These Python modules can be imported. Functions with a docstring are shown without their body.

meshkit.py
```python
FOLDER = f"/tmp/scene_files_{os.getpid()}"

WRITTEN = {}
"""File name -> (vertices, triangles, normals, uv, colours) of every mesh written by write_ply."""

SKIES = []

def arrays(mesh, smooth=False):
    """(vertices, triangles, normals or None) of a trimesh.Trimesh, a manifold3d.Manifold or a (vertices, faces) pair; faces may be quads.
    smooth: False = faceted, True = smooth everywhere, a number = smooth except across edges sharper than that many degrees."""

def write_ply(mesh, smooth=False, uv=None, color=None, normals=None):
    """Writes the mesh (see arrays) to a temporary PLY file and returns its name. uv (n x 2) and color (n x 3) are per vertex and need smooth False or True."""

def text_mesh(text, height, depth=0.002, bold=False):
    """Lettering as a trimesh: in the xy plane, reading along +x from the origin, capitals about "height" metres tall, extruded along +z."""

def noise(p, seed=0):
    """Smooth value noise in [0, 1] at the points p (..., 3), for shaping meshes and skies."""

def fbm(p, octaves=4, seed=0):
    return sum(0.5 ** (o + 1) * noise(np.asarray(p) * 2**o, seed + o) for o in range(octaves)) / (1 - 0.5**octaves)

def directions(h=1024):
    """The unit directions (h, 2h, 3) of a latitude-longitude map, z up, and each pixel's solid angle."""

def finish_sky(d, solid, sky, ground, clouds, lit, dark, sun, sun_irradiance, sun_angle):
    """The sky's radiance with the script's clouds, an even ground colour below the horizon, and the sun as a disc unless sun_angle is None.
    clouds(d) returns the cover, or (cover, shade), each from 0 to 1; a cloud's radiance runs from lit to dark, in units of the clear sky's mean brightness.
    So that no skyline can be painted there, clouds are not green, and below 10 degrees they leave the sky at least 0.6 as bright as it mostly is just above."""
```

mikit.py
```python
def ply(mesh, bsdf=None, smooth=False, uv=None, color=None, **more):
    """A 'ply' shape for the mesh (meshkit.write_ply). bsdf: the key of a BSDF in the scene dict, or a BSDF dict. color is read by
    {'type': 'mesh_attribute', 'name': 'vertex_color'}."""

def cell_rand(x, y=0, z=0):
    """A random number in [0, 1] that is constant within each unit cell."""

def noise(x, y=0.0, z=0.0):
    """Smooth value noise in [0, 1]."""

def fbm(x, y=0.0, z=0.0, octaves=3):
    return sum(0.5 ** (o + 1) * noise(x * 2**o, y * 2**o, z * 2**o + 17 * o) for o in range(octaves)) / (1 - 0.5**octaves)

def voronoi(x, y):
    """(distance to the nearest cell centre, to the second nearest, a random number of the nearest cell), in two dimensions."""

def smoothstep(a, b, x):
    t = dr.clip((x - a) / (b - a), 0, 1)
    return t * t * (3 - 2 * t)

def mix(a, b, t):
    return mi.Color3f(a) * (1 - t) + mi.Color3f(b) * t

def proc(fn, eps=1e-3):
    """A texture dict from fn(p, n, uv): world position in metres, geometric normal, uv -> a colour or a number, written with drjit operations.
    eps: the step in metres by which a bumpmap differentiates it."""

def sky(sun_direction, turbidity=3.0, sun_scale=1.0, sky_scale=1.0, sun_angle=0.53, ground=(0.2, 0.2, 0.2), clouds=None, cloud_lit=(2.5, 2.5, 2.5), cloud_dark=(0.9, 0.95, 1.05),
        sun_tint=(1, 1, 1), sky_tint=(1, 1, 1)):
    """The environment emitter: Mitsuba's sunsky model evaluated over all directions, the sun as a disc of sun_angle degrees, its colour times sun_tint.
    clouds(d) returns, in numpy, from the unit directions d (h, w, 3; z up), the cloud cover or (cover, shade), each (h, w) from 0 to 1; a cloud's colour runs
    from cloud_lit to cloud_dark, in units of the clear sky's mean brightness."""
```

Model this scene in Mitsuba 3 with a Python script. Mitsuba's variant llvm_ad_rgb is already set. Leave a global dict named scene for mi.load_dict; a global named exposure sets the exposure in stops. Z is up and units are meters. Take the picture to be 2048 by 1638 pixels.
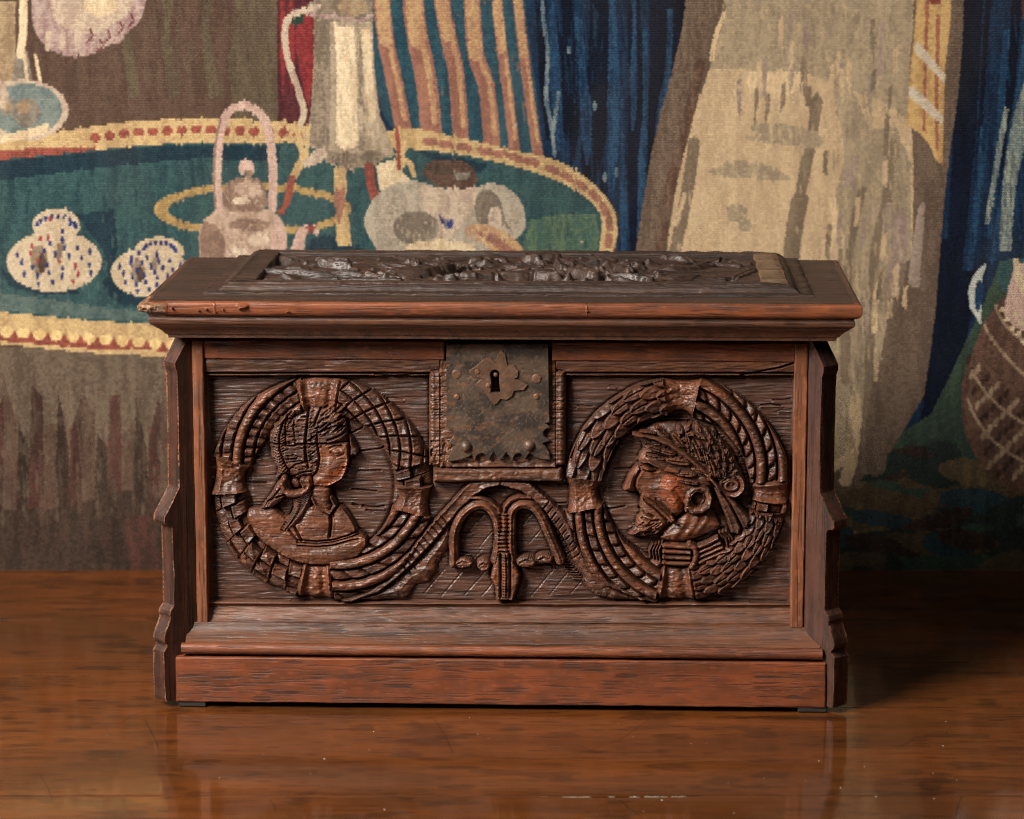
import math, random
import numpy as np, trimesh, drjit as dr, mitsuba as mi
import mikit, meshkit
from mikit import noise, fbm, cell_rand, smoothstep, mix
from scipy import ndimage
from shapely.geometry import Polygon, LineString
from shapely.ops import unary_union

T = mi.ScalarTransform4f
rng = np.random.default_rng(11)
random.seed(5)

# ---------------------------------------------------------------- camera, lamps, exposure
F = 6060.0                                   # focal length in units of the 2048 wide photograph
PITCH = math.atan(1113 / F)
CAM = np.array([0.0, -2.341, 0.671])
FW = np.array([0, math.cos(PITCH), -math.sin(PITCH)])
UP = np.array([0, math.sin(PITCH), math.cos(PITCH)])
exposure = 0.0
scene = {'type': 'scene'}
labels = {}
scene['camera'] = {
    'type': 'thinlens', 'fov': 2 * math.degrees(math.atan(1024 / F)), 'fov_axis': 'x',
    'to_world': T().look_at(origin=CAM.tolist(), target=(CAM + FW).tolist(), up=[0, 0, 1]),
    'aperture_radius': 0.0066, 'focus_distance': 2.42, 'near_clip': 0.05, 'far_clip': 50.0}


def softbox(key, at, to, w, h, rgb, label):
    """A studio lamp or an added fill: a glowing diffuser set in a black box, out of the frame."""
    M = T().look_at(origin=at, target=to, up=[0, 0, 1])
    scene[key + '__diffuser'] = {'type': 'rectangle', 'to_world': M @ T().scale([w / 2, h / 2, 1]),
                                 'emitter': {'type': 'area', 'radiance': {'type': 'rgb', 'value': rgb}}}
    scene[key + '__housing'] = {'type': 'cube', 'to_world': M @ T().translate([0, 0, -.07]) @ T().scale([w / 2 + .02, h / 2 + .02, .06]),
                                'bsdf': {'type': 'diffuse', 'reflectance': {'type': 'rgb', 'value': [.02, .02, .02]}}}
    labels[key] = {'label': label, 'category': 'lamp'}


softbox('studio_softbox', [-1.35, -1.15, 1.45], [0, .05, .15], .95, .95, [43, 40.6, 37], 'large square softbox lamp high on the left in front of the chest')
softbox('studio_softbox_001', [.5, -1.5, 2.3], [0, .1, .2], 1.5, 1.5, [1.05, 1.03, .99], 'added wide weak fill panel high in front of the chest, in place of ceiling bounce')  # added fill, standing in for light bounced off a ceiling


# ---------------------------------------------------------------- helpers
def lin(c):
    c = np.asarray(c, float) / 255
    return np.where(c <= .04045, c / 12.92, ((c + .055) / 1.055) ** 2.4)


def lc(c):
    return [float(x) for x in lin(c)]


def ray(px, py):
    return FW + np.array([1.0, 0, 0]) * ((px - 1024) / F) + UP * ((819 - py) / F)


def on_plane(px, py, y=None, z=None):
    """Where the sight line of a photograph's pixel meets the upright plane y or the level plane z."""
    d = ray(px, py)
    t = (y - CAM[1]) / d[1] if y is not None else (z - CAM[2]) / d[2]
    return CAM + t * d


PHI = math.radians(-2.02)                    # the chest stands slightly turned on the table
ROT = np.array([[math.cos(PHI), -math.sin(PHI), 0], [math.sin(PHI), math.cos(PHI), 0], [0, 0, 1]])


def loc(px, py, yl=None, zl=None):
    """The same in the chest's own frame (x along its front, y into its depth)."""
    o, d = ROT.T @ CAM, ROT.T @ ray(px, py)
    t = (yl - o[1]) / d[1] if yl is not None else (zl - o[2]) / d[2]
    return o + t * d


def zl(py, yl):
    return loc(1000, py, yl=yl)[2]


def put(key, v, f, bsdf, uv=(0, 0), smooth=30, world=False, normals=None):
    """One entry of the scene; v in the chest's frame unless world. uv: (palette index, grain direction)."""
    v = np.asarray(v, float)
    if not world:
        v = v @ ROT.T
        if normals is not None:
            normals = normals @ ROT.T
    f = np.asarray(f, int)
    if f.shape[1] == 4:
        f = np.vstack([f[:, [0, 1, 2]], f[:, [0, 2, 3]]])
    if normals is None and smooth not in (True, False):
        m = trimesh.graph.smooth_shade(trimesh.Trimesh(v, f, process=False), angle=math.radians(smooth), facet_minarea=None)
        v, f, smooth = np.array(m.vertices), np.array(m.faces), True
    uvs = np.asarray(uv, float)
    if uvs.ndim == 1:
        uvs = np.tile(uvs, (len(v), 1))
    if normals is not None:
        path = meshkit.write_ply((v, f), False, uvs, None, normals=normals)
        scene[key] = {'type': 'ply', 'filename': path, 'face_normals': False, 'bsdf': {'type': 'ref', 'id': bsdf}}
    else:
        scene[key] = mikit.ply((v, f), bsdf, smooth=smooth, uv=uvs)


def numbered(name):
    if not any(k == name or k.startswith(name + '__') for k in scene):
        return name
    i = 1
    while any(k == f'{name}_{i:03d}' or k.startswith(f'{name}_{i:03d}__') for k in scene):
        i += 1
    return f'{name}_{i:03d}'


def tag(key, label, cat=None, group=None, kind=None):
    labels[key] = {k: v for k, v in (('label', label), ('category', cat), ('group', group), ('kind', kind)) if v}


def nz(p, s, seed=0, o=3):
    return meshkit.fbm(np.asarray(p) * s, o, seed) - .5


def sweep_x(profile, x0, x1, nx, amp=.0003, freq=40, seed=0, dents=None):
    """A moulding along x from a closed (y, z) profile, with hand-made unevenness and closed ends."""
    prof = np.asarray(profile, float)
    n = len(prof)
    xs = np.linspace(x0, x1, nx)
    v = np.zeros((nx, n, 3))
    v[..., 0] = xs[:, None]
    v[..., 1:] = prof[None]
    tang = np.roll(prof, -1, 0) - np.roll(prof, 1, 0)
    nrm = np.stack([tang[:, 1], -tang[:, 0]], 1)
    nrm /= np.linalg.norm(nrm, axis=1, keepdims=True) + 1e-12
    if np.sum(prof[:, 0] * np.roll(prof[:, 1], -1) - np.roll(prof[:, 0], -1) * prof[:, 1]) < 0:
        nrm = -nrm
    d = amp * 2 * (nz(v * np.array([.25, 1, 1]), freq, seed) + .6 * nz(v * np.array([.6, 3, 3]), freq * 4, seed + 3))
    if dents is not None:
        d = d - dents(v)
    v[..., 1:] += d[..., None] * nrm[None]
    i, j = np.meshgrid(np.arange(nx - 1), np.arange(n), indexing='ij')
    a, b = i * n + j, i * n + (j + 1) % n
    f = np.stack([a, a + n, b + n, b], -1).reshape(-1, 4)
    v = v.reshape(-1, 3)
    caps = []
    if len(prof) <= 60:
        poly = trimesh.creation.triangulate_polygon(Polygon(prof).buffer(0), engine='earcut')
        pv, pf = np.asarray(poly[0]), np.asarray(poly[1])
        for xx in (x0, x1):
            caps.append((np.column_stack([np.full(len(pv), xx), pv]), pf))
    fs = [np.vstack([f[:, [0, 1, 2]], f[:, [0, 2, 3]]])]
    vs, off = [v], len(v)
    for cv, cf in caps:
        vs.append(cv); fs.append(cf + off); off += len(cv)
    return np.vstack(vs), np.vstack(fs)


def box_v(x0, x1, y0, y1, z0, z1, r=.0006, n=None, amp=.0002, seed=0):
    """A board with softened arrises, slightly uneven."""
    import manifold3d as m3
    c = [(x, y, z) for x in (x0 + r, x1 - r) for y in (y0 + r, y1 - r) for z in (z0 + r, z1 - r)]
    pts = np.vstack([np.array(c) + r * np.array(s) for s in ((1, 0, 0), (-1, 0, 0), (0, 1, 0), (0, -1, 0), (0, 0, 1), (0, 0, -1))]
                    + [np.array(c) + r * .6 * np.array(s) for s in np.array(np.meshgrid([-1, 1], [-1, 1], [-1, 1])).T.reshape(-1, 3)])
    m = m3.Manifold.hull_points(pts)
    m = m.refine_to_length(n or .006)
    mm = m.to_mesh()
    v, f = np.array(mm.vert_properties[:, :3], float), np.array(mm.tri_verts)
    v += amp * 2 * np.stack([nz(v, 60, seed + k) for k in range(3)], 1)
    return v, f


# ---------------------------------------------------------------- materials
OAK = [  # (colour, second colour, grime) as sRGB of the bare wood
    ((92, 58, 43), (72, 46, 35), (42, 29, 23)),        # 0 carved panel ground
    ((100, 57, 36), (76, 45, 30), (40, 27, 20)),       # 1 wreaths
    ((116, 64, 36), (92, 53, 32), (46, 30, 21)),       # 2 busts
    ((158, 78, 30), (132, 62, 26), (72, 40, 22)),      # 3 rubbed bright wood
    ((128, 63, 29), (104, 53, 26), (52, 30, 19)),      # 4 rails, plinth
    ((146, 86, 52), (116, 66, 39), (58, 38, 27)),      # 5 stiles
    ((132, 69, 34), (104, 54, 29), (58, 34, 22)),      # 6 bull nose, bead
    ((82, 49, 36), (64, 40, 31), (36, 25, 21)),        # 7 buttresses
    ((68, 46, 34), (52, 36, 28), (34, 26, 21)),        # 8 lid top
    ((172, 132, 96), (122, 86, 60), (60, 40, 30)),     # 9 raw broken wood
    ((108, 65, 41), (86, 53, 36), (46, 31, 24)),       # 10 mouldings
    ((142, 92, 62), (114, 74, 50), (78, 51, 37)),      # 11 rubbed arrises
    ((114, 88, 65), (92, 69, 51), (52, 39, 31)),     # 12 tan end board of the lid's frame: bare wood plus the apron's reflection painted in
]


def aged(c):
    c = lin(c)
    return .84 * (c * .93 + .07 * c.mean() * np.array([1.0, .95, .9]))


OA, OB, OC = [np.array([aged(c[k]) for c in OAK]) for k in range(3)]


def pick(table, idx):
    return mi.Color3f(*[dr.gather(mi.Float, mi.Float(np.ascontiguousarray(table[:, k]).astype(np.float32)), idx) for k in range(3)])


def grain(p, uv):
    d = uv.y
    a = dr.select(d < .5, p.x, dr.select(d < 1.5, p.z, p.y))
    b = dr.select(d < .5, p.z, p.x)
    c = dr.select(d < 1.5, p.y, p.z)
    a = a + uv.x * .371
    b = b + uv.x * .173 + .0035 * noise(a * 14, b * 30, c * 30) + .001 * noise(a * 60, b * 90, 3.3)
    return a, b, c


def pores(a, b, c):
    return smoothstep(.54, .74, noise(a * 28, b * 1250, c * 1250)) * (.5 + .5 * smoothstep(.3, .6, noise(a * 16 + 9, b * 120, c * 120)))


def oak_color(p, n, uv):
    idx = mi.UInt32(dr.clip(uv.x + .5, 0, len(OAK) - 1))
    a, b, c = grain(p, uv)
    A, B, C = pick(OA, idx), pick(OB, idx), pick(OC, idx)
    fig = fbm(a * 8, b * 150, c * 150)
    col = mix(A, B, smoothstep(.35, .65, fig))
    grime = .6 * fbm(p.x * 60, p.y * 60, p.z * 60) + .4 * fbm(a * 14, b * 240, c * 240)
    col = mix(col, C, .38 * smoothstep(.42, .7, grime))
    ray_ = smoothstep(.66, .8, noise(a * 160, b * 420, c * 420))
    col = mix(col, A * 1.35, .35 * ray_)
    return col * (1 - .6 * pores(a, b, c))


def oak_rough(p, n, uv):
    a, b, c = grain(p, uv)
    return .36 + .18 * fbm(p.x * 80, p.y * 80, p.z * 80) + .12 * pores(a, b, c) + dr.select(dr.abs(uv.x - 8) < .4, .05, 0.)


def oak_bump(p, n, uv):
    a, b, c = grain(p, uv)
    return .00018 * noise(a * 30, b * 330, c * 330) + .00012 * fbm(a * 90, b * 200, c * 200) - .00026 * pores(a, b, c)


scene['oak'] = {'type': 'twosided', 'b': {'type': 'bumpmap', 't': mikit.proc(oak_bump, eps=3e-4), 'scale': 1.0,
                'b': {'type': 'principled', 'base_color': mikit.proc(oak_color), 'roughness': mikit.proc(oak_rough), 'specular': .55}}}


SCRATCH = []
for pts_ in ([(668, 1150), (720, 1128), (790, 1118)], [(1180, 1500), (1240, 1480), (1300, 1437)], [(1160, 1490), (1190, 1505), (1232, 1512)], [(80, 1550), (96, 1576), (106, 1602)], [(1910, 1638), (1916, 1610), (1924, 1592)], [(244, 1446), (262, 1432), (292, 1422)],
             [(290, 1440), (304, 1466), (316, 1494)], [(1240, 1600), (1260, 1618), (1280, 1632)], [(540, 1600), (548, 1612), (552, 1622)], [(1755, 1500), (1800, 1494), (1830, 1478)], [(870, 1440), (890, 1470), (905, 1505)], [(1560, 1540), (1610, 1546), (1655, 1556)]):
    w_ = [on_plane(*q, z=-.004)[:2] for q in pts_]
    SCRATCH += [(*map(float, a_), *map(float, b_)) for a_, b_ in zip(w_[:-1], w_[1:])]


def scratched(p):
    out = mi.Float(0)
    for ax, ay, bx, by in SCRATCH:
        ux, uy = bx - ax, by - ay
        t = dr.clip(((p.x - ax) * ux + (p.y - ay) * uy) / (ux * ux + uy * uy), 0, 1)
        d2 = dr.square(p.x - ax - t * ux) + dr.square(p.y - ay - t * uy)
        out = dr.maximum(out, dr.exp(-d2 / 2.0e-7))
    return out


def table_color(p, n, uv):
    k = uv.x
    y = p.y + .006 * noise(p.x * 4, p.y * 10, k)
    g = .6 * fbm(p.x * 7, y * 26, k * 7.1) + .4 * fbm(p.x * 14, y * 130, k)
    f = fbm(p.x * 24, y * 420, k * 3.3)
    col = mix(lc((97, 52, 20)), lc((77, 41, 17)), smoothstep(.3, .7, g))
    col = mix(col, lc((56, 28, 12)), .4 * smoothstep(.5, .75, f))
    col = mix(col, lc((44, 24, 12)), .5 * smoothstep(.64, .78, fbm(p.x * 16, y * 55, 5 + k)))
    col = mix(col, lc((116, 62, 22)), .35 * smoothstep(.6, .8, fbm(p.x * 7 + 3, y * 30, 8 + k)))
    col = mix(col, lc((66, 38, 18)), .6 * smoothstep(.42, .66, fbm(p.x * 5 + 2, y * 13, 3.0)))
    col = mix(col, lc((40, 24, 13)), .5 * smoothstep(.62, .74, fbm(p.x * 26, y * 60, 11.0)))
    return col * (1 - .4 * smoothstep(.62, .8, noise(p.x * 60, y * 1000, k))) * (1 - .6 * scratched(p))


def table_rough(p, n, uv):
    return .05 + .07 * fbm(p.x * 20, p.y * 40) + .12 * smoothstep(.7, .85, noise(p.x * 60, p.y * 1300, uv.x))


def table_bump(p, n, uv):
    return .0003 * noise(p.x * 9, p.y * 20) + .000006 * noise(p.x * 60, p.y * 700, uv.x) + .00001 * noise(p.x * 160, p.y * 200)


scene['mahogany'] = {'type': 'twosided', 'b': {'type': 'bumpmap', 't': mikit.proc(table_bump, eps=5e-4), 'scale': 1.0,
                     'b': {'type': 'principled', 'base_color': mikit.proc(table_color), 'roughness': mikit.proc(table_rough), 'specular': .62, 'clearcoat': .35, 'clearcoat_gloss': .9}}}


def iron_color(p, n, uv):
    g = fbm(p.x * 70, p.y * 70, p.z * 70, octaves=5)
    r = smoothstep(.56, .74, fbm(p.x * 260 + 7, p.y * 260, p.z * 260, octaves=4))
    s = smoothstep(.60, .72, fbm(p.x * 700, p.y * 700, p.z * 420))
    col = mix(lc((84, 67, 54)), lc((54, 45, 39)), smoothstep(.38, .62, g))
    col = mix(col, lc((112, 74, 50)), .7 * r)
    col = mix(col, lc((122, 104, 88)), .3 * s)
    return mix(col, lc((116, 78, 54)), .75 * uv.x)


def iron_rough(p, n, uv):
    return .36 + .25 * fbm(p.x * 200, p.y * 200, p.z * 200)


def iron_bump(p, n, uv):
    return .0005 * fbm(p.x * 140, p.y * 140, p.z * 140) + .00025 * noise(p.x * 500, p.y * 500, p.z * 500)


scene['iron'] = {'type': 'twosided', 'b': {'type': 'bumpmap', 't': mikit.proc(iron_bump, eps=3e-4), 'scale': 1.0,
                 'b': {'type': 'principled', 'base_color': mikit.proc(iron_color), 'roughness': mikit.proc(iron_rough), 'metallic': .3, 'specular': .6}}}
scene['felt'] = {'type': 'diffuse', 'reflectance': {'type': 'rgb', 'value': [.032, .029, .026]}}
scene['filler'] = {'type': 'diffuse', 'reflectance': {'type': 'rgb', 'value': [.2, .18, .15]}}
scene['dust'] = {'type': 'diffuse', 'reflectance': {'type': 'rgb', 'value': [.6, .57, .5]}}

# ---------------------------------------------------------------- table
TZ = -.004
TAPY = on_plane(1000, 1140, z=TZ)[1]


def joint_y(py):
    return on_plane(1000, py, z=TZ)[1]


edges = [TAPY + .03, joint_y(1240), joint_y(1325), joint_y(1414), joint_y(1591), joint_y(1591) - .17, joint_y(1591) - .30]
for k in range(len(edges) - 1):
    y1, y0 = edges[k], edges[k + 1]
    gap = .00025
    xs = np.linspace(-.75, .75, 301)
    m = 8
    prof_s = np.array([0, .002, .02, .3, .7, .98, .998, 1])
    vv = np.zeros((len(xs), m, 3))
    vv[..., 0] = xs[:, None]
    w0 = .0006 * nz(np.column_stack([xs, xs * 0, xs * 0 + k + 1]), 9, 3)
    w1 = .0006 * nz(np.column_stack([xs, xs * 0, xs * 0 + k]), 9, 3)
    ya, yb = y0 + gap + w0, y1 - gap + w1
    if k == 4:                               # the split along this board's rear edge, with crumbled lips
        c = np.clip(1 - np.abs((xs - .075) / .062), 0, 1)
        yb = yb - .0045 * c ** .6 * np.clip(.35 + 2.4 * meshkit.fbm(np.column_stack([xs * 70, xs * 0, xs * 0]), 3, 5) ** 1.5, 0, 1.3)
    vv[..., 1] = ya[:, None] + (yb - ya)[:, None] * prof_s[None]
    vv[..., 2] = TZ - np.array([.0012, .0001, 0, 0, 0, 0, .0001, .0012])[None]
    vv[..., 2] += .00012 * nz(vv * np.array([1, 2, 1]), 12, k)
    low = vv.copy()
    low[..., 2] = TZ - .03
    ring = np.concatenate([vv, low[:, ::-1]], 1)
    n = 2 * m
    i, j = np.meshgrid(np.arange(len(xs) - 1), np.arange(n), indexing='ij')
    a, b = i * n + j, i * n + (j + 1) % n
    put(numbered('wooden_table__board'), ring.reshape(-1, 3), np.stack([a, a + n, b + n, b], -1).reshape(-1, 4), 'mahogany', (k * 1.37, 0), 40, world=True)
tag('wooden_table', 'polished reddish brown wooden table top on which the carved chest stands', 'table')

fl_v, fl_f, off = [], [], 0
for q in range(16):                           # grey flakes of old filler in the split
    s = trimesh.creation.icosphere(subdivisions=1, radius=1)
    x = random.uniform(.022, .13)
    v = s.vertices * np.array([random.uniform(.002, .005), random.uniform(.0004, .0009), .0004]) + np.array([x, edges[4] - .0006 - random.uniform(0, .0014), TZ - .0007])
    v += .0006 * np.stack([nz(v, 500, 30 + k) for k in range(3)], 1)
    fl_v.append(v); fl_f.append(s.faces + off); off += len(v)
put('wooden_table__filler', np.vstack(fl_v), np.vstack(fl_f), 'filler', smooth=True, world=True)
tag('wooden_table__filler', 'pale flakes of filler in the split at the front of the table', kind='stuff')

dv, df, off = [], [], 0
for q in range(36):
    s = trimesh.creation.icosphere(subdivisions=1, radius=1)
    r = random.choice([.0002, .00024, .0003, .0004])
    if q < 8:
        x, y = random.uniform(.1, .34), random.uniform(-.24, .05)
    else:
        x, y = random.uniform(-.36, .36), random.uniform(-.27, -.02)
    v = s.vertices * np.array([r * random.uniform(1, 2), r, r * .6]) + np.array([x, y, TZ + r * .5])
    dv.append(v); df.append(s.faces + off); off += len(v)
put('dust_specks', np.vstack(dv), np.vstack(df), 'dust', smooth=True, world=True)
tag('dust_specks', 'tiny pale specks of dust lying on the polished table top', 'dust', kind='stuff')

# ---------------------------------------------------------------- tapestry
PAL, REG = [], []                             # palette rows (A, B, contrast, streak) and painter's regions (motif, palette row, polygon)


def faded(c):
    c = lin(c)
    return .85 * (c * .82 + .20 * (c @ np.array([.3, .55, .15])) * np.array([1.04, 1.0, .92]))


def yarn(a, b=None, st=1.0):
    PAL.append((faded(a), faded(b or tuple(.82 * np.array(a))), st))
    return len(PAL) - 1


def reg(motif, y, pts, jag=1.0):
    REG.append((motif, y, np.array([on_plane(px, py, y=TAPY)[[0, 2]] for px, py in pts]), jag))


def ell(cx, cy, rx, ry, rot=0, n=36):
    t = np.linspace(0, 2 * math.pi, n, endpoint=False)
    c, s = math.cos(math.radians(rot)), math.sin(math.radians(rot))
    return [(cx + rx * math.cos(u) * c - ry * math.sin(u) * s, cy + rx * math.cos(u) * s + ry * math.sin(u) * c) for u in t]


def stroke(pts, w):
    g = LineString(pts).buffer(w / 2, quad_segs=4)
    return list(g.exterior.coords)


def smooth_pts(pts, n=8):
    p = np.array(pts, float)
    t = np.arange(len(p))
    tt = np.linspace(0, len(p) - 1, (len(p) - 1) * n + 1)
    from scipy.interpolate import PchipInterpolator
    return [tuple(q) for q in PchipInterpolator(t, p)(tt)]


Y_brown = yarn((96, 70, 55), (82, 58, 46)); Y_olive = yarn((100, 84, 62), (86, 70, 52))
Y_low = yarn((112, 93, 74), (90, 72, 56)); Y_lowd = yarn((70, 50, 40), (50, 36, 28)); Y_lowr = yarn((86, 48, 40), (62, 40, 32))
hr_ = np.random.default_rng(17)


def hatch(motif, y, poly, n, ln=40, w=5, dens=None):
    """Weavers' hachures: slivers of one yarn worked into another, closer together where dens (x, y from 0 to 1 over the patch) is high."""
    g = Polygon(poly).buffer(0)
    x0, y0, x1, y1 = g.bounds
    import shapely
    shapely.prepare(g)
    for q in range(n * 4):
        if n <= 0:
            break
        x, v = hr_.uniform(x0, x1), hr_.uniform(y0, y1)
        l = ln * hr_.uniform(.35, 1.2)
        if dens and hr_.random() > dens((x - x0) / (x1 - x0), (v - y0) / (y1 - y0)):
            continue
        if not (shapely.contains_xy(g, x, v) and shapely.contains_xy(g, x, v + l) and shapely.contains_xy(g, x + w, v + l / 2)):
            continue
        n -= 1
        a = w * hr_.uniform(.5, 1.2)
        reg(motif, y, [(x, v), (x + a * .6, v + l * .3), (x + a, v + l * .5), (x + a * .5, v + l), (x - a * .2, v + l * .6)], -.6)


reg('wall', Y_brown, [(-400, -400), (2400, -400), (2400, 1300), (-400, 1300)])
reg('wall', Y_olive, [(430, -400), (560, -400), (560, 250), (470, 240), (455, 120), (475, 40)], 4)
for x in (250, 330, 410):
    reg('wall', Y_olive, [(x, -60), (x + 22, -60), (x + 10, 60), (x + 30, 190), (x + 8, 200), (x - 8, 70)], 5)
hatch('wall', Y_olive, [(100, -100), (550, -100), (550, 230), (260, 230), (130, 240)], 130, 60, 6, lambda x, y: x)
Y_wd = yarn((80, 56, 46), (66, 46, 38))
hatch('wall', Y_wd, [(100, -100), (550, -100), (550, 235), (260, 235), (130, 245)], 150, 50, 5)
# floor cloth below the painted table
reg('floor', Y_low, [(-400, 690), (700, 700), (700, 1300), (-400, 1300)])
for a in range(16):
    x = -60 + a * 27 + (a * 37) % 19
    reg('floor', [Y_lowd, Y_lowr, Y_brown][a % 3], [(x, 760 + (a * 83) % 160), (x + 22, 740 + (a * 53) % 160), (x + 34, 1300), (x - 12, 1300)], 6)
reg('floor', Y_lowd, [(-400, 1010), (120, 1020), (250, 980), (420, 1010), (420, 1300), (-400, 1300)], 10)
reg('floor', Y_lowr, [(250, 1040), (300, 1030), (320, 1140), (260, 1160)], 8)
hatch('floor', Y_low, [(-60, 720), (340, 720), (340, 1060), (-60, 1060)], 160, 60, 7)
hatch('floor', Y_lowr, [(-60, 760), (340, 760), (340, 1120), (-60, 1120)], 90, 70, 7)
hatch('floor', Y_brown, [(-60, 720), (340, 720), (340, 1060), (-60, 1060)], 120, 70, 8)
# red hanging
Y_mar = yarn((92, 34, 42), (70, 26, 34)); Y_red = yarn((150, 34, 40), (118, 26, 34)); Y_pink = yarn((128, 66, 66), (104, 44, 50))
reg('red_hanging', Y_mar, [(552, -400), (780, -400), (780, 275), (600, 262), (556, 240)])
reg('red_hanging', Y_red, [(600, 20), (634, 20), (630, 130), (618, 215), (600, 150), (590, 80)], 3)
for x in (562, 580):
    reg('red_hanging', Y_red, [(x, -20), (x + 8, -20), (x + 10, 130), (x + 4, 200), (x - 2, 110)], 4)
# blue gown
Y_bl = yarn((20, 50, 80), (16, 38, 64)); Y_bd = yarn((13, 23, 44), (10, 17, 34)); Y_bb = yarn((30, 74, 108), (20, 54, 86)); Y_bw = yarn((126, 138, 138), (84, 108, 122))
reg('blue_gown', Y_bl, [(745, -400), (1420, -400), (1420, 560), (1232, 560), (1236, 430), (1180, 360), (1060, 300), (900, 262), (760, 262)])
for x0, w, s, y0, y1, c in [(1105, 40, 30, -100, 330, Y_bd), (1180, 46, -20, -100, 420, Y_bd), (1250, 36, 14, -100, 560, Y_bd), (1300, 60, -16, -100, 560, Y_bd), (1350, 40, -36, -100, 560, Y_bd),
                            (1215, 22, 4, -100, 400, Y_bb), (1150, 20, 22, 40, 330, Y_bb), (1090, 18, 26, -80, 300, Y_bb), (1285, 14, -10, 60, 480, Y_bb), (1236, 12, 10, 200, 540, Y_bb),
                            (1335, 16, -30, 20, 330, Y_bb), (1065, 18, 28, -60, 280, Y_bd), (1200, 10, 8, 240, 440, Y_bd), (1262, 12, 2, -40, 260, Y_bb)]:
    reg('blue_gown', c, smooth_pts([(x0, y0), (x0 + s * .2 + 3, (y0 * 2 + y1) / 3), (x0 + s * .6 - 3, (y0 + 2 * y1) / 3), (x0 + s, y1)], 4) + smooth_pts([(x0 + s + w * .3, y1), (x0 + s * .6 + w, (y0 + 2 * y1) / 3), (x0 + s * .2 + w * .9, (y0 * 2 + y1) / 3), (x0 + w * .7, y0)], 4), 5)
reg('blue_gown', Y_bw, stroke(smooth_pts([(1082, -60), (1086, 30), (1096, 110), (1092, 190), (1102, 250), (1110, 310)]), 8), 3)
reg('blue_gown', Y_bw, stroke([(1118, 185), (1112, 225), (1106, 270)], 6), 3)
for x, y in ((1138, 100), (1233, 345), (1210, 355), (1190, 213)):
    reg('blue_gown', Y_bw, ell(x, y, 4, 9), 3)
hatch('blue_gown', Y_bd, [(1060, -100), (1400, -100), (1300, 540), (1240, 540), (1120, 330)], 200, 90, 6, lambda x, y: .3 + .7 * x)
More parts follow.
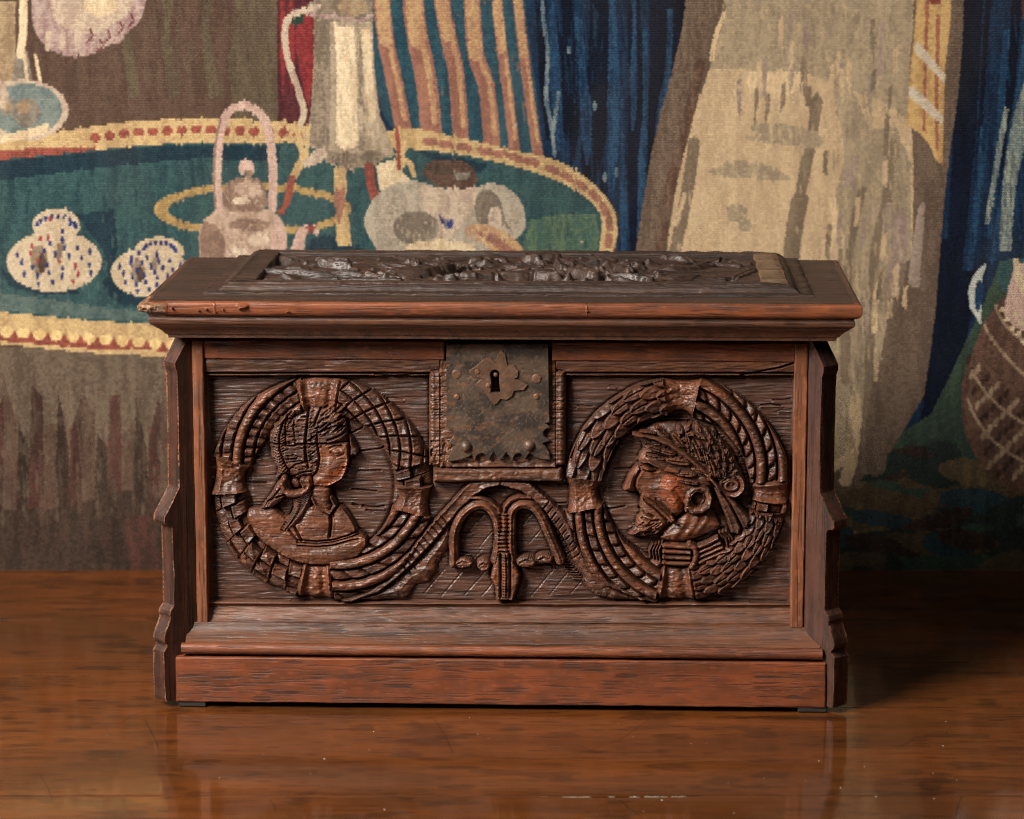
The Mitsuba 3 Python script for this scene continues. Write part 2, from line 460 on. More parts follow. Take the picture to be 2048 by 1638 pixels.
hatch('blue_gown', Y_bb, [(1060, -100), (1300, -100), (1260, 540), (1240, 540), (1100, 320)], 120, 80, 4, lambda x, y: 1 - x)
# striped skirt
Y_tl = yarn((40, 82, 94), (28, 64, 80)); Y_oc = yarn((190, 150, 98), (170, 122, 84)); Y_sa = yarn((164, 106, 82), (140, 88, 70))
reg('striped_skirt', Y_tl, smooth_pts([(744, -200), (746, 90), (758, 200), (790, 262)], 4) + [(880, 275), (985, 300), (1088, 312)] + smooth_pts([(1088, 312), (1068, 150), (1050, 0), (1046, -200)], 4))
for p, c in [([(762, -200), (764, 0), (772, 80), (788, 160), (808, 262)], 33), ([(820, -200), (826, 0), (836, 80), (852, 160), (863, 268)], 42), ([(876, -200), (884, 0), (896, 70), (912, 148), (922, 285)], 32),
             ([(938, -200), (944, 0), (952, 110), (972, 170), (984, 300)], 33), ([(988, -200), (994, 0), (1004, 100), (1016, 190), (1030, 305)], 21), ([(1030, -200), (1036, 0), (1048, 110), (1058, 190), (1076, 312)], 20)]:
    q = smooth_pts(p, 5)
    reg('striped_skirt', Y_sa, stroke(q, c), 2)
    reg('striped_skirt', Y_oc, stroke(q[:len(q) * 5 // 9], c * .8), 9)
    k = len(q) * 5 // 9
    reg('striped_skirt', Y_oc, stroke([(x + c * .2, y) for x, y in q[k:k + 9]], c * .3), 7)
hatch('striped_skirt', Y_sa, [(760, -100), (1040, -100), (1080, 300), (830, 262)], 40, 30, 4)
# round table cloth with yellow border
Y_cl = yarn((50, 86, 86), (38, 70, 74)); Y_cd = yarn((28, 56, 68), (23, 46, 58)); Y_cg = yarn((90, 108, 102), (66, 88, 86)); Y_cr = yarn((88, 112, 84), (62, 94, 82))
Y_ye = yarn((202, 168, 108), (176, 140, 88)); Y_rd = yarn((158, 74, 54), (130, 58, 46)); Y_yo = yarn((178, 142, 76), (150, 118, 66)); Y_pe = yarn((226, 194, 122), (204, 166, 96))
outer = [(-300, 330), (-120, 305), (0, 286), (132, 262), (264, 244), (396, 237), (549, 242), (640, 256), (760, 262), (829, 258), (874, 266), (948, 282), (1022, 300), (1097, 316), (1152, 342), (1208, 390), (1230, 427), (1235, 464), (1224, 510), (1180, 570)]
inner = [(-300, 385), (-120, 345), (0, 321), (132, 308), (264, 294), (396, 286), (549, 287), (640, 292), (760, 293), (807, 297), (911, 308), (985, 323), (1059, 342), (1134, 372), (1189, 412), (1204, 445), (1197, 508), (1150, 570)]
reg('tablecloth_border', Y_ye, smooth_pts(outer, 6) + [(1000, 690), (330, 715), (160, 706), (0, 688), (-300, 640)], 3)
reg('tablecloth_border', Y_rd, smooth_pts([(-300, 372), (0, 303), (100, 296), (190, 294)], 4) + smooth_pts([(190, 303), (100, 314), (0, 326), (-300, 390)], 4), 3)
for x in range(190, 630, 29):
    yy = np.interp(x, [p[0] for p in outer], [p[1] for p in outer]) + 20
    reg('tablecloth_border', Y_rd, ell(x, yy + 2, 11, 9), 2)
mid = smooth_pts([((a[0] + b[0]) / 2, (a[1] + b[1]) / 2) for a, b in zip(smooth_pts([(829, 260), (948, 283), (1097, 317), (1208, 391), (1234, 455), (1224, 508)], 5), smooth_pts([(820, 298), (911, 308), (1059, 341), (1185, 410), (1204, 445), (1197, 508)], 5))], 2)
acc = 0
for k in range(1, len(mid)):
    acc += math.dist(mid[k], mid[k - 1])
    if acc > 30:
        acc = 0
        a = np.array(mid[max(k - 3, 0)]); b = np.array(mid[min(k + 3, len(mid) - 1)])
        d = (b - a) / np.linalg.norm(b - a)
        reg('tablecloth_border', Y_sa, stroke([tuple(np.array(mid[k]) - 10 * d), tuple(np.array(mid[k]) + 8 * d)], 15), 3)
reg('tablecloth_border', Y_rd, [(-300, 655), (0, 668), (170, 684), (330, 690), (330, 702), (170, 698), (0, 682), (-300, 670)], 2)
for x in range(-20, 350, 33):
    y = 664 + .078 * x
    reg('tablecloth_border', Y_rd, [(x + 2, y + 16), (x + 16, y - 4), (x + 31, y + 16)], 1)
    reg('tablecloth_border', Y_pe, ell(x, y, 12, 11), 1)
reg('green_tablecloth', Y_cl, smooth_pts(inner, 6) + [(1000, 640), (330, 652), (160, 640), (0, 624), (-300, 590)], 2)
reg('green_tablecloth', Y_cd, smooth_pts([(-100, 345), (0, 323), (132, 310), (264, 297), (396, 290), (560, 290)], 3) + smooth_pts([(560, 325), (396, 318), (264, 330), (132, 345), (-100, 375)], 3), 9)
reg('green_tablecloth', Y_cg, [(-200, 560), (100, 600), (240, 620), (330, 625), (330, 648), (160, 636), (-200, 605)], 9)
reg('green_tablecloth', Y_cd, smooth_pts([(205, 560), (215, 590), (260, 615), (330, 615)], 3) + [(330, 590), (240, 540)], 4)
reg('green_tablecloth', Y_cd, [(0, 540), (20, 575), (90, 592), (160, 590), (150, 575), (30, 550)], 4)
reg('green_tablecloth', Y_cd, [(150, 430), (228, 420), (235, 500), (215, 560), (205, 500)], 9)
reg('green_tablecloth', Y_cr, [(1040, 520), (1060, 440), (1120, 430), (1190, 430), (1200, 470), (1185, 560), (1040, 560)], 12)
reg('green_tablecloth', Y_cd, [(830, 300), (900, 312), (980, 330), (960, 345), (880, 330)], 8)
reg('green_tablecloth', Y_cd, [(620, 480), (660, 470), (730, 500), (740, 530), (610, 530)], 6)
hatch('green_tablecloth', Y_cd, [(-60, 330), (400, 300), (800, 305), (1000, 340), (1180, 440), (1180, 520), (300, 600), (-60, 560)], 300, 46, 6, lambda x, y: 1 - .9 * y)
hatch('green_tablecloth', Y_cg, [(-60, 420), (300, 400), (600, 400), (1000, 400), (1180, 460), (1180, 520), (300, 640), (-60, 600)], 140, 36, 5, lambda x, y: y)
ringo = ell(505, 420, 198, 54); ringi = ell(507, 420, 172, 39)
reg('green_tablecloth', Y_yo, [p for p in ringo], 2)
reg('green_tablecloth', Y_cl, [p for p in ringi], 2)
# white frilled bowl, candlestick and saucer, upper left
Y_wh = yarn((196, 172, 144), (172, 144, 124)); Y_pk = yarn((178, 150, 138), (150, 114, 108)); Y_cm = yarn((216, 192, 152), (196, 166, 124)); Y_gr = yarn((140, 128, 112), (112, 100, 86)); Y_tan = yarn((170, 142, 104), (146, 116, 84)); Y_gb = yarn((122, 132, 124), (92, 108, 108))
reg('frilled_bowl', Y_pk, smooth_pts([(60, -80), (64, 40), (80, 82), (112, 106), (150, 116), (186, 108), (215, 92), (240, 86), (256, 64), (278, 44), (292, 0), (300, -80)], 4), 2)
reg('frilled_bowl', Y_wh, smooth_pts([(100, -80), (104, 30), (140, 62), (180, 70), (226, 50), (262, 20), (280, -80)], 4), 4)
reg('frilled_bowl', Y_cm, ell(200, 12, 34, 22), 3)
for x, y in ((215, 62), (240, 45), (200, 80), (262, 30), (180, 60)):
    reg('frilled_bowl', Y_pink, stroke([(x, y), (x + 6, y + 12), (x - 6, y + 24)], 4), 3)
for x in (120, 150, 90):
    reg('frilled_bowl', Y_wh, [(x, 60), (x + 12, 64), (x + 8, 104), (x - 2, 100)], 4)
reg('candlestick', Y_tan, [(-300, 10), (30, 5), (30, 160), (22, 185), (-300, 190)], 4)
reg('candlestick', Y_gr, [(30, 105), (54, 105), (64, 165), (84, 172), (84, 185), (20, 185), (26, 160)], 2)
reg('candlestick', Y_cm, stroke([(46, -40), (46, 60), (40, 112)], 16), 2)
reg('candlestick', Y_cm, stroke([(48, 112), (54, 170)], 7), 1); reg('candlestick', Y_cm, stroke([(70, 112), (80, 165)], 7), 1)
reg('saucer', Y_wh, ell(44, 222, 92, 62), 2); reg('saucer', Y_gb, ell(50, 220, 74, 52), 4)
reg('saucer', Y_gr, ell(52, 226, 28, 30), 3); reg('saucer', Y_tan, ell(46, 216, 14, 12), 3); reg('saucer', Y_gr, ell(14, 214, 16, 18), 4); reg('saucer', Y_tan, ell(14, 214, 9, 10), 3)
reg('saucer', Y_cm, [(-200, 270), (0, 272), (60, 258), (100, 245), (92, 268), (40, 282), (-200, 300)], 3)
reg('saucer', Y_wh, [(-200, 150), (0, 160), (18, 190), (10, 215), (-200, 220)], 3)
# tea bowls
Y_tc = yarn((200, 178, 144), (182, 158, 124)); Y_ts = yarn((150, 126, 100), (124, 100, 78)); Y_dk = yarn((84, 66, 54), (66, 50, 42)); Y_db = yarn((44, 58, 122), (36, 46, 100)); Y_dr = yarn((166, 54, 56), (140, 44, 48))
for name, cx, cy, s, top in (('teacup', 108, 524, 1.0, 1), ('teacup_001', 300, 546, .83, 0)):
    reg(name, Y_tc, ell(cx, cy, 95 * s, 61 * s), 2)
    reg(name, Y_tc, ell(cx + (4 if top else 18), cy - (72 if top else 52) * s, 48 * s + (0 if top else 10), 34 * s), 2)
    reg(name, Y_ts, ell(cx - 30 * s, cy - 4 * s, 17 * s, 30 * s), 6)
    reg(name, Y_dk, ell(cx - 24 * s, cy + 4 * s, 8 * s, 20 * s), 5)
    reg(name, Y_ts, [(cx + 6 * s, cy - 34 * s), (cx + 22 * s, cy - 40 * s), (cx + 16 * s, cy - 6 * s), (cx + 4 * s, cy - 4 * s)], 5)
    for q in range(30):
        a, r = q * 2.39996, math.sqrt((q + .5) / 30)
        x, y = cx + 84 * s * r * math.cos(a), cy + 50 * s * r * math.sin(a)
        reg(name, Y_dr if q % 4 == 0 and top else Y_db, ell(x, y, 3.6, 5 + (q % 3)), 1)
    for q in range(9):
        a = math.radians(200 + q * 19)
        reg(name, Y_db, ell(cx + (4 if top else 18) + 40 * s * math.cos(a), cy - (66 if top else 48) * s + 24 * s * math.sin(a), 4, 5), 1)
    if top:
        for x, y in ((100, 440), (125, 462), (140, 450), (96, 476)):
            reg(name, Y_db if x > 110 else Y_dr, ell(x, y, 3.5, 6), 1)
# tea kettle
Y_kt = yarn((190, 158, 134), (164, 132, 110)); Y_ks = yarn((150, 116, 94), (124, 94, 78)); Y_kl = yarn((216, 194, 166), (194, 166, 140)); Y_kp = yarn((202, 166, 148), (180, 142, 126))
reg('tea_kettle', Y_kt, smooth_pts([(440, 418), (410, 440), (397, 470), (400, 520), (420, 560), (560, 560), (574, 500), (572, 462), (556, 432), (530, 418), (486, 412), (440, 418)], 4), 2)
reg('tea_kettle', Y_ks, smooth_pts([(410, 445), (400, 480), (405, 540), (436, 540), (450, 490), (430, 450), (410, 445)], 4), 6)
reg('tea_kettle', Y_ks, ell(500, 450, 40, 12), 6)
reg('tea_kettle', Y_kl, ell(516, 480, 22, 14), 6); reg('tea_kettle', Y_kl, ell(478, 505, 20, 10), 6); reg('tea_kettle', Y_kp, ell(555, 485, 14, 44), 4)
reg('tea_kettle', Y_ks, smooth_pts([(444, 408), (450, 372), (470, 358), (512, 356), (530, 378), (536, 408), (510, 424), (470, 424), (444, 408)], 4), 3)
reg('tea_kettle', Y_kt, ell(496, 378, 26, 16), 5); reg('tea_kettle', Y_kl, ell(482, 402, 18, 8), 5)
reg('tea_kettle', Y_kp, ell(493, 336, 16, 17), 2); reg('tea_kettle', Y_ks, ell(498, 348, 9, 6), 2)
reg('tea_kettle', Y_kp, stroke(smooth_pts([(438, 418), (434, 350), (438, 285), (448, 240), (468, 216), (492, 212), (516, 222), (532, 248), (542, 290), (546, 350), (545, 418)], 5), 17), 2)
reg('tea_kettle', Y_ks, stroke(smooth_pts([(431, 418), (428, 350), (432, 285), (442, 242)], 5), 5), 2)
reg('tea_kettle', Y_kp, smooth_pts([(574, 520), (586, 486), (600, 456), (622, 446), (640, 462), (634, 470), (620, 462), (610, 480), (606, 520), (574, 520)], 4), 2)
reg('tea_kettle', Y_rd, ell(622, 456, 10, 6), 2)
hatch('tea_kettle', Y_ks, [(404, 450), (440, 425), (540, 425), (570, 460), (560, 540), (405, 540)], 70, 26, 5, lambda x, y: 1 - .8 * x)
hatch('tea_kettle', Y_kl, [(440, 440), (560, 440), (560, 540), (430, 540)], 36, 20, 5, lambda x, y: x)
hatch('tea_kettle', Y_kl, [(452, 372), (530, 372), (530, 412), (452, 412)], 16, 12, 4)
# coffee pot
Y_pg = yarn((146, 126, 104), (116, 98, 80)); Y_pl = yarn((228, 204, 166), (206, 178, 138)); Y_pm = yarn((176, 154, 126), (150, 128, 102)); Y_gn = yarn((34, 62, 48), (28, 50, 40))
reg('coffee_pot', Y_gn, [(578, 30), (610, 22), (606, 46), (586, 54)], 2)
reg('coffee_pot', Y_pm, [(628, -60), (744, -60), (746, 90), (752, 170), (760, 230), (780, 280), (790, 312), (766, 318), (752, 330), (700, 340), (655, 326), (630, 300), (606, 280), (622, 230), (628, 120)], 2)
reg('coffee_pot', Y_pg, [(628, 40), (660, 45), (662, 180), (658, 300), (632, 296), (610, 276), (624, 220), (630, 110)], 5)
reg('coffee_pot', Y_pl, [(668, 50), (708, 55), (714, 170), (716, 290), (690, 300), (672, 290), (674, 150)], 5)
reg('coffee_pot', Y_cm, [(722, 60), (742, 60), (746, 150), (752, 240), (742, 250), (730, 160)], 5)
reg('coffee_pot', Y_pg, [(712, 70), (722, 70), (728, 180), (730, 300), (718, 300), (718, 170)], 5)
reg('coffee_pot', Y_pg, [(640, 300), (700, 308), (760, 300), (776, 314), (750, 328), (700, 338), (655, 324)], 6)
reg('coffee_pot', Y_pg, [(646, 120), (652, 120), (656, 270), (648, 280)], 5)
reg('coffee_pot', Y_pg, smooth_pts([(604, 22), (622, 4), (650, -10), (660, -60), (744, -60), (746, 40), (715, 46), (690, 40), (660, 44), (630, 36), (604, 22)], 3), 3)
reg('coffee_pot', Y_tan, ell(706, 14, 30, 18), 4); reg('coffee_pot', Y_pk, stroke([(612, 24), (640, 32), (690, 36), (720, 42), (744, 30)], 8), 2)
reg('coffee_pot', Y_wh, stroke(smooth_pts([(636, 14), (600, 24), (576, 40), (570, 70), (574, 110), (586, 150), (600, 190), (608, 222), (600, 250)], 5), 13), 2)
reg('coffee_pot', Y_ye, stroke(smooth_pts([(594, 250), (600, 290), (610, 318)], 4), 11), 1); reg('coffee_pot', Y_ye, stroke([(618, 250), (612, 318)], 8), 1)
reg('coffee_pot', Y_ye, stroke([(606, 318), (592, 344), (586, 356)], 16), 1); reg('coffee_pot', Y_rd, stroke(smooth_pts([(584, 356), (578, 390), (570, 415), (562, 424)], 4), 13), 1)
reg('coffee_pot', Y_wh, smooth_pts([(604, 326), (640, 296), (656, 306), (650, 320), (610, 334), (604, 326)], 3), 2)
reg('coffee_pot', Y_ye, [(668, 338), (692, 338), (694, 380), (688, 410), (698, 440), (704, 494), (674, 492), (672, 440), (680, 410), (668, 385)], 2)
reg('coffee_pot', Y_sa, [(668, 384), (690, 376), (690, 408), (684, 432), (676, 452), (672, 430)], 3)
reg('coffee_pot', Y_rd, stroke([(738, 334), (742, 370), (752, 400)], 18), 2)
reg('coffee_pot', Y_cm, [(752, 330), (790, 318), (812, 352), (830, 372), (790, 380), (760, 380)], 5)
reg('coffee_pot', Y_ye, stroke([(796, 260), (800, 290), (802, 330)], 18), 2); reg('coffee_pot', Y_rd, stroke([(793, 258), (797, 290), (798, 336)], 9), 2)
reg('coffee_pot', Y_ye, stroke([(804, 310), (818, 286), (830, 262)], 8), 2); reg('coffee_pot', Y_ye, stroke([(806, 318), (820, 326), (828, 350)], 10), 2)
hatch('coffee_pot', Y_pm, [(634, 50), (672, 50), (672, 300), (614, 290), (626, 200)], 40, 50, 5)
hatch('coffee_pot', Y_pg, [(632, 60), (652, 60), (650, 300), (616, 280)], 26, 50, 4, lambda x, y: 1 - x)
hatch('coffee_pot', Y_pl, [(700, 60), (744, 60), (756, 240), (770, 300), (706, 300)], 60, 50, 5, lambda x, y: 1 - .7 * x)
hatch('coffee_pot', Y_pm, [(664, 60), (742, 60), (760, 300), (664, 300)], 46, 46, 4)
hatch('coffee_pot', Y_dk, [(640, 296), (770, 300), (760, 332), (660, 332)], 30, 14, 5)
# cup lying in a saucer
Y_sg = yarn((176, 160, 138), (152, 136, 116)); Y_si = yarn((128, 112, 94), (106, 92, 78)); Y_bn = yarn((104, 76, 60), (80, 56, 46))
reg('white_saucer', Y_sg, smooth_pts([(728, 445), (742, 405), (780, 372), (830, 362), (880, 378), (930, 385), (980, 366), (1020, 380), (1046, 412), (1052, 450), (1036, 476), (1000, 500), (1010, 540), (800, 540), (748, 490), (728, 445)], 4), 2)
reg('white_saucer', Y_wh, [(840, 370), (890, 378), (950, 372), (960, 400), (930, 440), (880, 500), (850, 470), (850, 420)], 6)
reg('white_saucer', Y_si, ell(832, 456, 46, 34), 5); reg('white_saucer', Y_sg, ell(770, 440, 12, 40), 5)
reg('white_saucer', Y_si, smooth_pts([(950, 430), (952, 395), (975, 378), (1000, 400), (1010, 440), (1030, 470), (1000, 450), (970, 460), (950, 430)], 4), 5)
reg('white_saucer', Y_wh, ell(990, 438, 14, 26), 4); reg('white_saucer', Y_cm, ell(880, 500, 70, 20), 6)
reg('white_saucer', Y_bn, smooth_pts([(846, 348), (852, 330), (880, 320), (920, 322), (950, 340), (954, 364), (930, 378), (880, 374), (846, 348)], 4), 2)
reg('white_saucer', Y_dk, ell(880, 340, 26, 10), 4); reg('white_saucer', Y_gr, ell(924, 352, 18, 8), 5)
reg('white_saucer', Y_db, [(876, 424), (884, 436), (898, 442), (908, 434), (904, 458), (894, 460), (882, 446)], 2)
reg('white_saucer', Y_oc, smooth_pts([(930, 458), (960, 448), (1000, 460), (1040, 490), (1064, 540), (1000, 540), (980, 500), (930, 470)], 4), 3)
reg('white_saucer', Y_sa, [(946, 462), (990, 470), (1030, 500), (1040, 530), (1020, 530), (990, 492)], 4)
hatch('white_saucer', Y_wh, [(740, 420), (800, 375), (880, 385), (1000, 380), (1045, 440), (1010, 500), (780, 500)], 90, 22, 6)
hatch('white_saucer', Y_si, [(740, 420), (800, 375), (880, 385), (1000, 380), (1045, 440), (1010, 500), (780, 500)], 70, 20, 5)
hatch('white_saucer', Y_cm, [(800, 460), (1000, 440), (1000, 510), (800, 510)], 40, 18, 7)
# right blue gown
reg('blue_cloak', Y_bl, [(1860, -400), (2500, -400), (2500, 620), (2000, 620), (1960, 640), (1920, 720), (1880, 800), (1840, 850), (1780, 870), (1780, 700)])
for x0, w, s, y0, y1, c in [(1925, 46, -40, -100, 640, Y_bd), (1975, 24, -30, -100, 420, Y_bd), (2006, 16, -34, 60, 480, Y_bb), (1960, 16, -30, 250, 560, Y_bb), (2030, 20, -36, -100, 420, Y_bd), (1880, 40, -40, 480, 800, Y_bd),
                            (2048, 26, -70, 60, 520, Y_bb), (1900, 60, -60, 540, 840, Y_bd), (1985, 14, -24, -60, 300, Y_bl)]:
    reg('blue_cloak', c, [(x0, y0), (x0 + w, y0), (x0 + s * .5 + w, (y0 + y1) / 2), (x0 + s + w * .6, y1), (x0 + s, y1), (x0 + s * .5, (y0 + y1) / 2)], 5)
Y_st = yarn((150, 156, 140), (110, 124, 122))
reg('blue_cloak', Y_st, smooth_pts([(2052, 150), (2020, 260), (2004, 380), (1998, 500)], 4) + smooth_pts([(2022, 500), (2028, 400), (2048, 290), (2080, 200)], 4), 5)
reg('blue_cloak', Y_st, smooth_pts([(2008, 210), (1988, 320), (1968, 450)], 4) + smooth_pts([(1976, 450), (1998, 330), (2016, 220)], 4), 5)
reg('blue_cloak', Y_lowr, [(2038, -60), (2200, -60), (2200, 60), (2044, 40)], 3)
hatch('blue_cloak', Y_bd, [(1890, -60), (2060, -60), (2060, 520), (1960, 620), (1850, 820), (1860, 400)], 160, 80, 6)
hatch('blue_cloak', Y_bb, [(1960, 0), (2070, 0), (2060, 500), (1960, 540)], 60, 80, 4, lambda x, y: x)
# lower right: ground, basket
Y_gd = yarn((60, 80, 62), (48, 64, 53)); Y_gb2 = yarn((98, 76, 51), (78, 60, 42)); Y_gdk = yarn((46, 56, 49), (37, 46, 43)); Y_ol = yarn((112, 88, 54), (88, 70, 46)); Y_db2 = yarn((46, 70, 76), (36, 56, 63))
reg('garden_ground', Y_gd, [(1640, 960), (1700, 900), (1790, 870), (1860, 830), (1905, 740), (1960, 620), (2000, 520), (2400, 500), (2400, 1300), (1560, 1300), (1560, 1000)], 4)
gr = np.random.default_rng(3)
for q in range(46):
    x, y = gr.uniform(1640, 2100), gr.uniform(900, 1180)
    w, h = gr.uniform(30, 110), gr.uniform(12, 34)
    reg('garden_ground', [Y_gb2, Y_gdk, Y_ol, Y_gb2, Y_db2, Y_gdk, Y_lowd][q % 7], ell(x, y, w, h, gr.uniform(-20, 20), 14), 9)
reg('garden_ground', Y_cl, smooth_pts([(1990, 560), (2010, 520), (2060, 515), (2200, 520), (2200, 600), (2050, 600), (1990, 560)], 3), 3)
Y_bk = yarn((112, 78, 60), (86, 58, 46)); Y_bkl = yarn((170, 140, 106), (142, 112, 84)); Y_bkd = yarn((70, 46, 37), (56, 37, 31))
reg('wicker_basket', Y_bk, smooth_pts([(2300, 520), (2060, 560), (2010, 590), (1970, 640), (1945, 700), (1922, 780), (1926, 850), (1950, 910), (1985, 960), (2060, 990), (2300, 1000)], 4), 2)
for k in range(9):
    for j in range(12):
        t = j / 11
        x0, y0 = 1936 + j * 19 + k * 6, 720 + k * 36 + j * 17 - k * 6
        inside = (x0 > 1932 + max(0, (k - 4)) * 14)
        if inside and y0 < 960:
            reg('wicker_basket', Y_bkl if (j + k) % 2 else Y_bkd, ell(x0, y0, 5, 11, 20, 10), 2)
for pts in ([(1968, 650), (2000, 700), (2070, 770)], [(1944, 740), (1985, 800), (2070, 860)], [(1936, 800), (1975, 870), (2060, 930)], [(1990, 610), (2010, 650), (2060, 690)]):
    reg('wicker_basket', Y_bkl, stroke(smooth_pts(pts, 4), 6), 3)
reg('wicker_basket', Y_kp, smooth_pts([(2020, 560), (2060, 520), (2200, 520), (2200, 680), (2040, 660), (2006, 620)], 3), 5)
for x, y in ((2012, 640), (2024, 656), (2004, 620), (2036, 668), (2046, 684), (2030, 630), (2040, 646)):
    reg('wicker_basket', Y_cm, ell(x, y, 6, 5), 2)
reg('wicker_basket', Y_cm, smooth_pts([(2024, 520), (2034, 516), (2044, 550), (2060, 590), (2046, 590), (2030, 560)], 3), 2)
Y_bo = yarn((206, 204, 186), (176, 180, 172))
reg('white_plume', Y_bo, smooth_pts([(1972, 526), (1950, 545), (1936, 580), (1938, 610), (1950, 632), (1960, 650), (1962, 610), (1962, 570), (1972, 526)], 4), 2)
reg('white_plume', Y_bb, ell(1956, 590, 8, 32, 4), 2)
# apron
Y_ap = yarn((204, 172, 128), (188, 156, 115)); Y_ag = yarn((172, 148, 114), (152, 130, 102)); Y_ad = yarn((136, 113, 88), (120, 99, 77)); Y_as = yarn((118, 94, 75), (98, 77, 62)); Y_al = yarn((220, 188, 140), (206, 172, 128)); Y_apk = yarn((166, 140, 124), (146, 120, 104))
reg('apron', Y_as, smooth_pts([(1372, -400), (1372, -20), (1350, 120), (1318, 240), (1290, 380), (1268, 540), (1262, 620)], 4) + [(1640, 1000), (1690, 985), (1780, 905), (1848, 790), (1868, 640)] + smooth_pts([(1878, 520), (1895, 330), (1918, 160), (1926, 0), (1926, -400)], 4), 2)
reg('apron', Y_ap, smooth_pts([(1452, -400), (1450, 20), (1410, 140), (1384, 250), (1352, 380), (1330, 540), (1326, 620)], 4) + [(1640, 960), (1690, 930), (1730, 800), (1790, 650)] + smooth_pts([(1822, 520), (1826, 330), (1816, 160), (1826, 0), (1826, -400)], 4), 4)
reg('apron', Y_ag, smooth_pts([(1452, -400), (1450, 20), (1416, 110), (1408, 138)], 3) + [(1480, 140), (1560, 142), (1620, 150), (1700, 180), (1760, 200), (1815, 240), (1826, 0), (1826, -400)], 12)
reg('apron', Y_ag, [(1660, 150), (1700, 170), (1740, 260), (1790, 250), (1822, 330), (1822, 520), (1800, 640), (1750, 760), (1700, 900), (1600, 960), (1640, 700), (1690, 480), (1670, 400), (1690, 300)], 12)
reg('apron', Y_al, [(1490, 146), (1560, 140), (1620, 146), (1600, 176), (1560, 200), (1530, 180), (1500, 190)], 9)
for pts, w, c in [([(1634, 200), (1622, 280), (1604, 370), (1588, 440), (1576, 560)], 22, Y_ad), ([(1388, 286), (1380, 350), (1366, 430), (1352, 500), (1346, 560)], 24, Y_ad), ([(1600, 400), (1588, 460), (1578, 560)], 34, Y_ad),
                  ([(1724, 380), (1710, 440), (1696, 520), (1680, 600)], 16, Y_ad), ([(1780, 320), (1772, 400), (1750, 500), (1742, 640), (1736, 780), (1730, 940)], 18, Y_ad), ([(1700, 540), (1690, 640), (1690, 760)], 20, Y_ad),
                  ([(1800, 560), (1790, 680), (1760, 800), (1750, 930)], 44, Y_as), ([(1830, 540), (1820, 700), (1800, 820)], 50, Y_as), ([(1428, -60), (1420, 60), (1390, 180)], 30, Y_as), ([(1400, 130), (1380, 220), (1340, 380), (1318, 520)], 20, Y_bk),
                  ([(1760, 560), (1750, 600), (1748, 660)], 12, Y_al), ([(1752, 700), (1750, 760)], 9, Y_ap), ([(1664, 400), (1668, 440), (1656, 500)], 14, Y_al), ([(1448, 30), (1430, 80), (1424, 120)], 10, Y_al),
                  ([(1850, 420), (1838, 500), (1830, 560)], 30, Y_apk), ([(1800, 430), (1795, 520), (1780, 580)], 34, Y_apk), ([(1370, 390), (1352, 450)], 9, Y_ap), ([(1872, 300), (1862, 420), (1852, 560)], 26, Y_as),
                  ([(1712, 800), (1704, 900), (1690, 960)], 26, Y_ap)]:
    reg('apron', c, stroke(smooth_pts(pts, 4), w), 6)
for x, y, w, h in ((1560, 262, 60, 14), (1500, 340, 60, 16), (1540, 352, 40, 10), (1474, 426, 22, 20), (1490, 450, 14, 14), (1620, 280, 26, 18), (1450, 345, 30, 9), (1560, 282, 70, 7), (1700, 230, 30, 8), (1790, 300, 20, 8)):
    reg('apron', Y_ag, ell(x, y, w, h, 6, 18), 10)
for q in range(26):
    x, y = gr.uniform(1470, 1800), gr.uniform(0, 190)
    reg('apron', [Y_ad, Y_apk, Y_ap][q % 3], [(x, y), (x + 9, y - 4), (x + 7, y + gr.uniform(30, 90)), (x - 2, y + gr.uniform(30, 80))], 6)
for q in range(22):
    x, y = gr.uniform(1640, 1810), gr.uniform(200, 620)
    reg('apron', [Y_ad, Y_ap, Y_apk][q % 3], [(x, y), (x + 10, y - 4), (x + 6, y + gr.uniform(30, 90)), (x - 4, y + gr.uniform(30, 80))], 6)
ap_ = [(1400, -40), (1820, -40), (1815, 240), (1822, 520), (1760, 700), (1700, 900), (1330, 600), (1390, 240)]
hatch('apron', Y_ag, [(1420, 60), (1812, 60), (1812, 230), (1400, 230)], 110, 34, 6, lambda x, y: 1 - abs(y - .5))
hatch('apron', Y_ap, [(1430, -20), (1812, -20), (1812, 330), (1400, 330)], 90, 34, 6, lambda x, y: .3 + .7 * y)
hatch('apron', Y_ap, [(1640, 200), (1820, 200), (1822, 520), (1760, 700), (1660, 900), (1640, 600)], 120, 46, 6, lambda x, y: 1 - .8 * x)
hatch('apron', Y_ag, [(1560, 150), (1760, 150), (1760, 640), (1600, 640)], 80, 44, 6, lambda x, y: x)
hatch('apron', Y_ad, [(1640, 60), (1820, 60), (1822, 520), (1760, 760), (1680, 900), (1640, 560)], 90, 54, 5, lambda x, y: .3 + .7 * x)
hatch('apron', Y_al, [(1400, 150), (1620, 150), (1600, 500), (1340, 520)], 90, 34, 7)
hatch('apron', Y_as, [(1690, 560), (1860, 560), (1820, 800), (1690, 960)], 90, 70, 8, lambda x, y: .4 + .6 * x)
hatch('apron', Y_ad, [(1376, -40), (1440, -40), (1330, 500), (1280, 500)], 60, 70, 8)
hatch('apron', Y_bk, [(1376, -40), (1440, -40), (1330, 500), (1280, 500)], 40, 70, 7)
hatch('apron', Y_ad, [(1440, 0), (1800, 0), (1800, 140), (1420, 140)], 90, 36, 5)
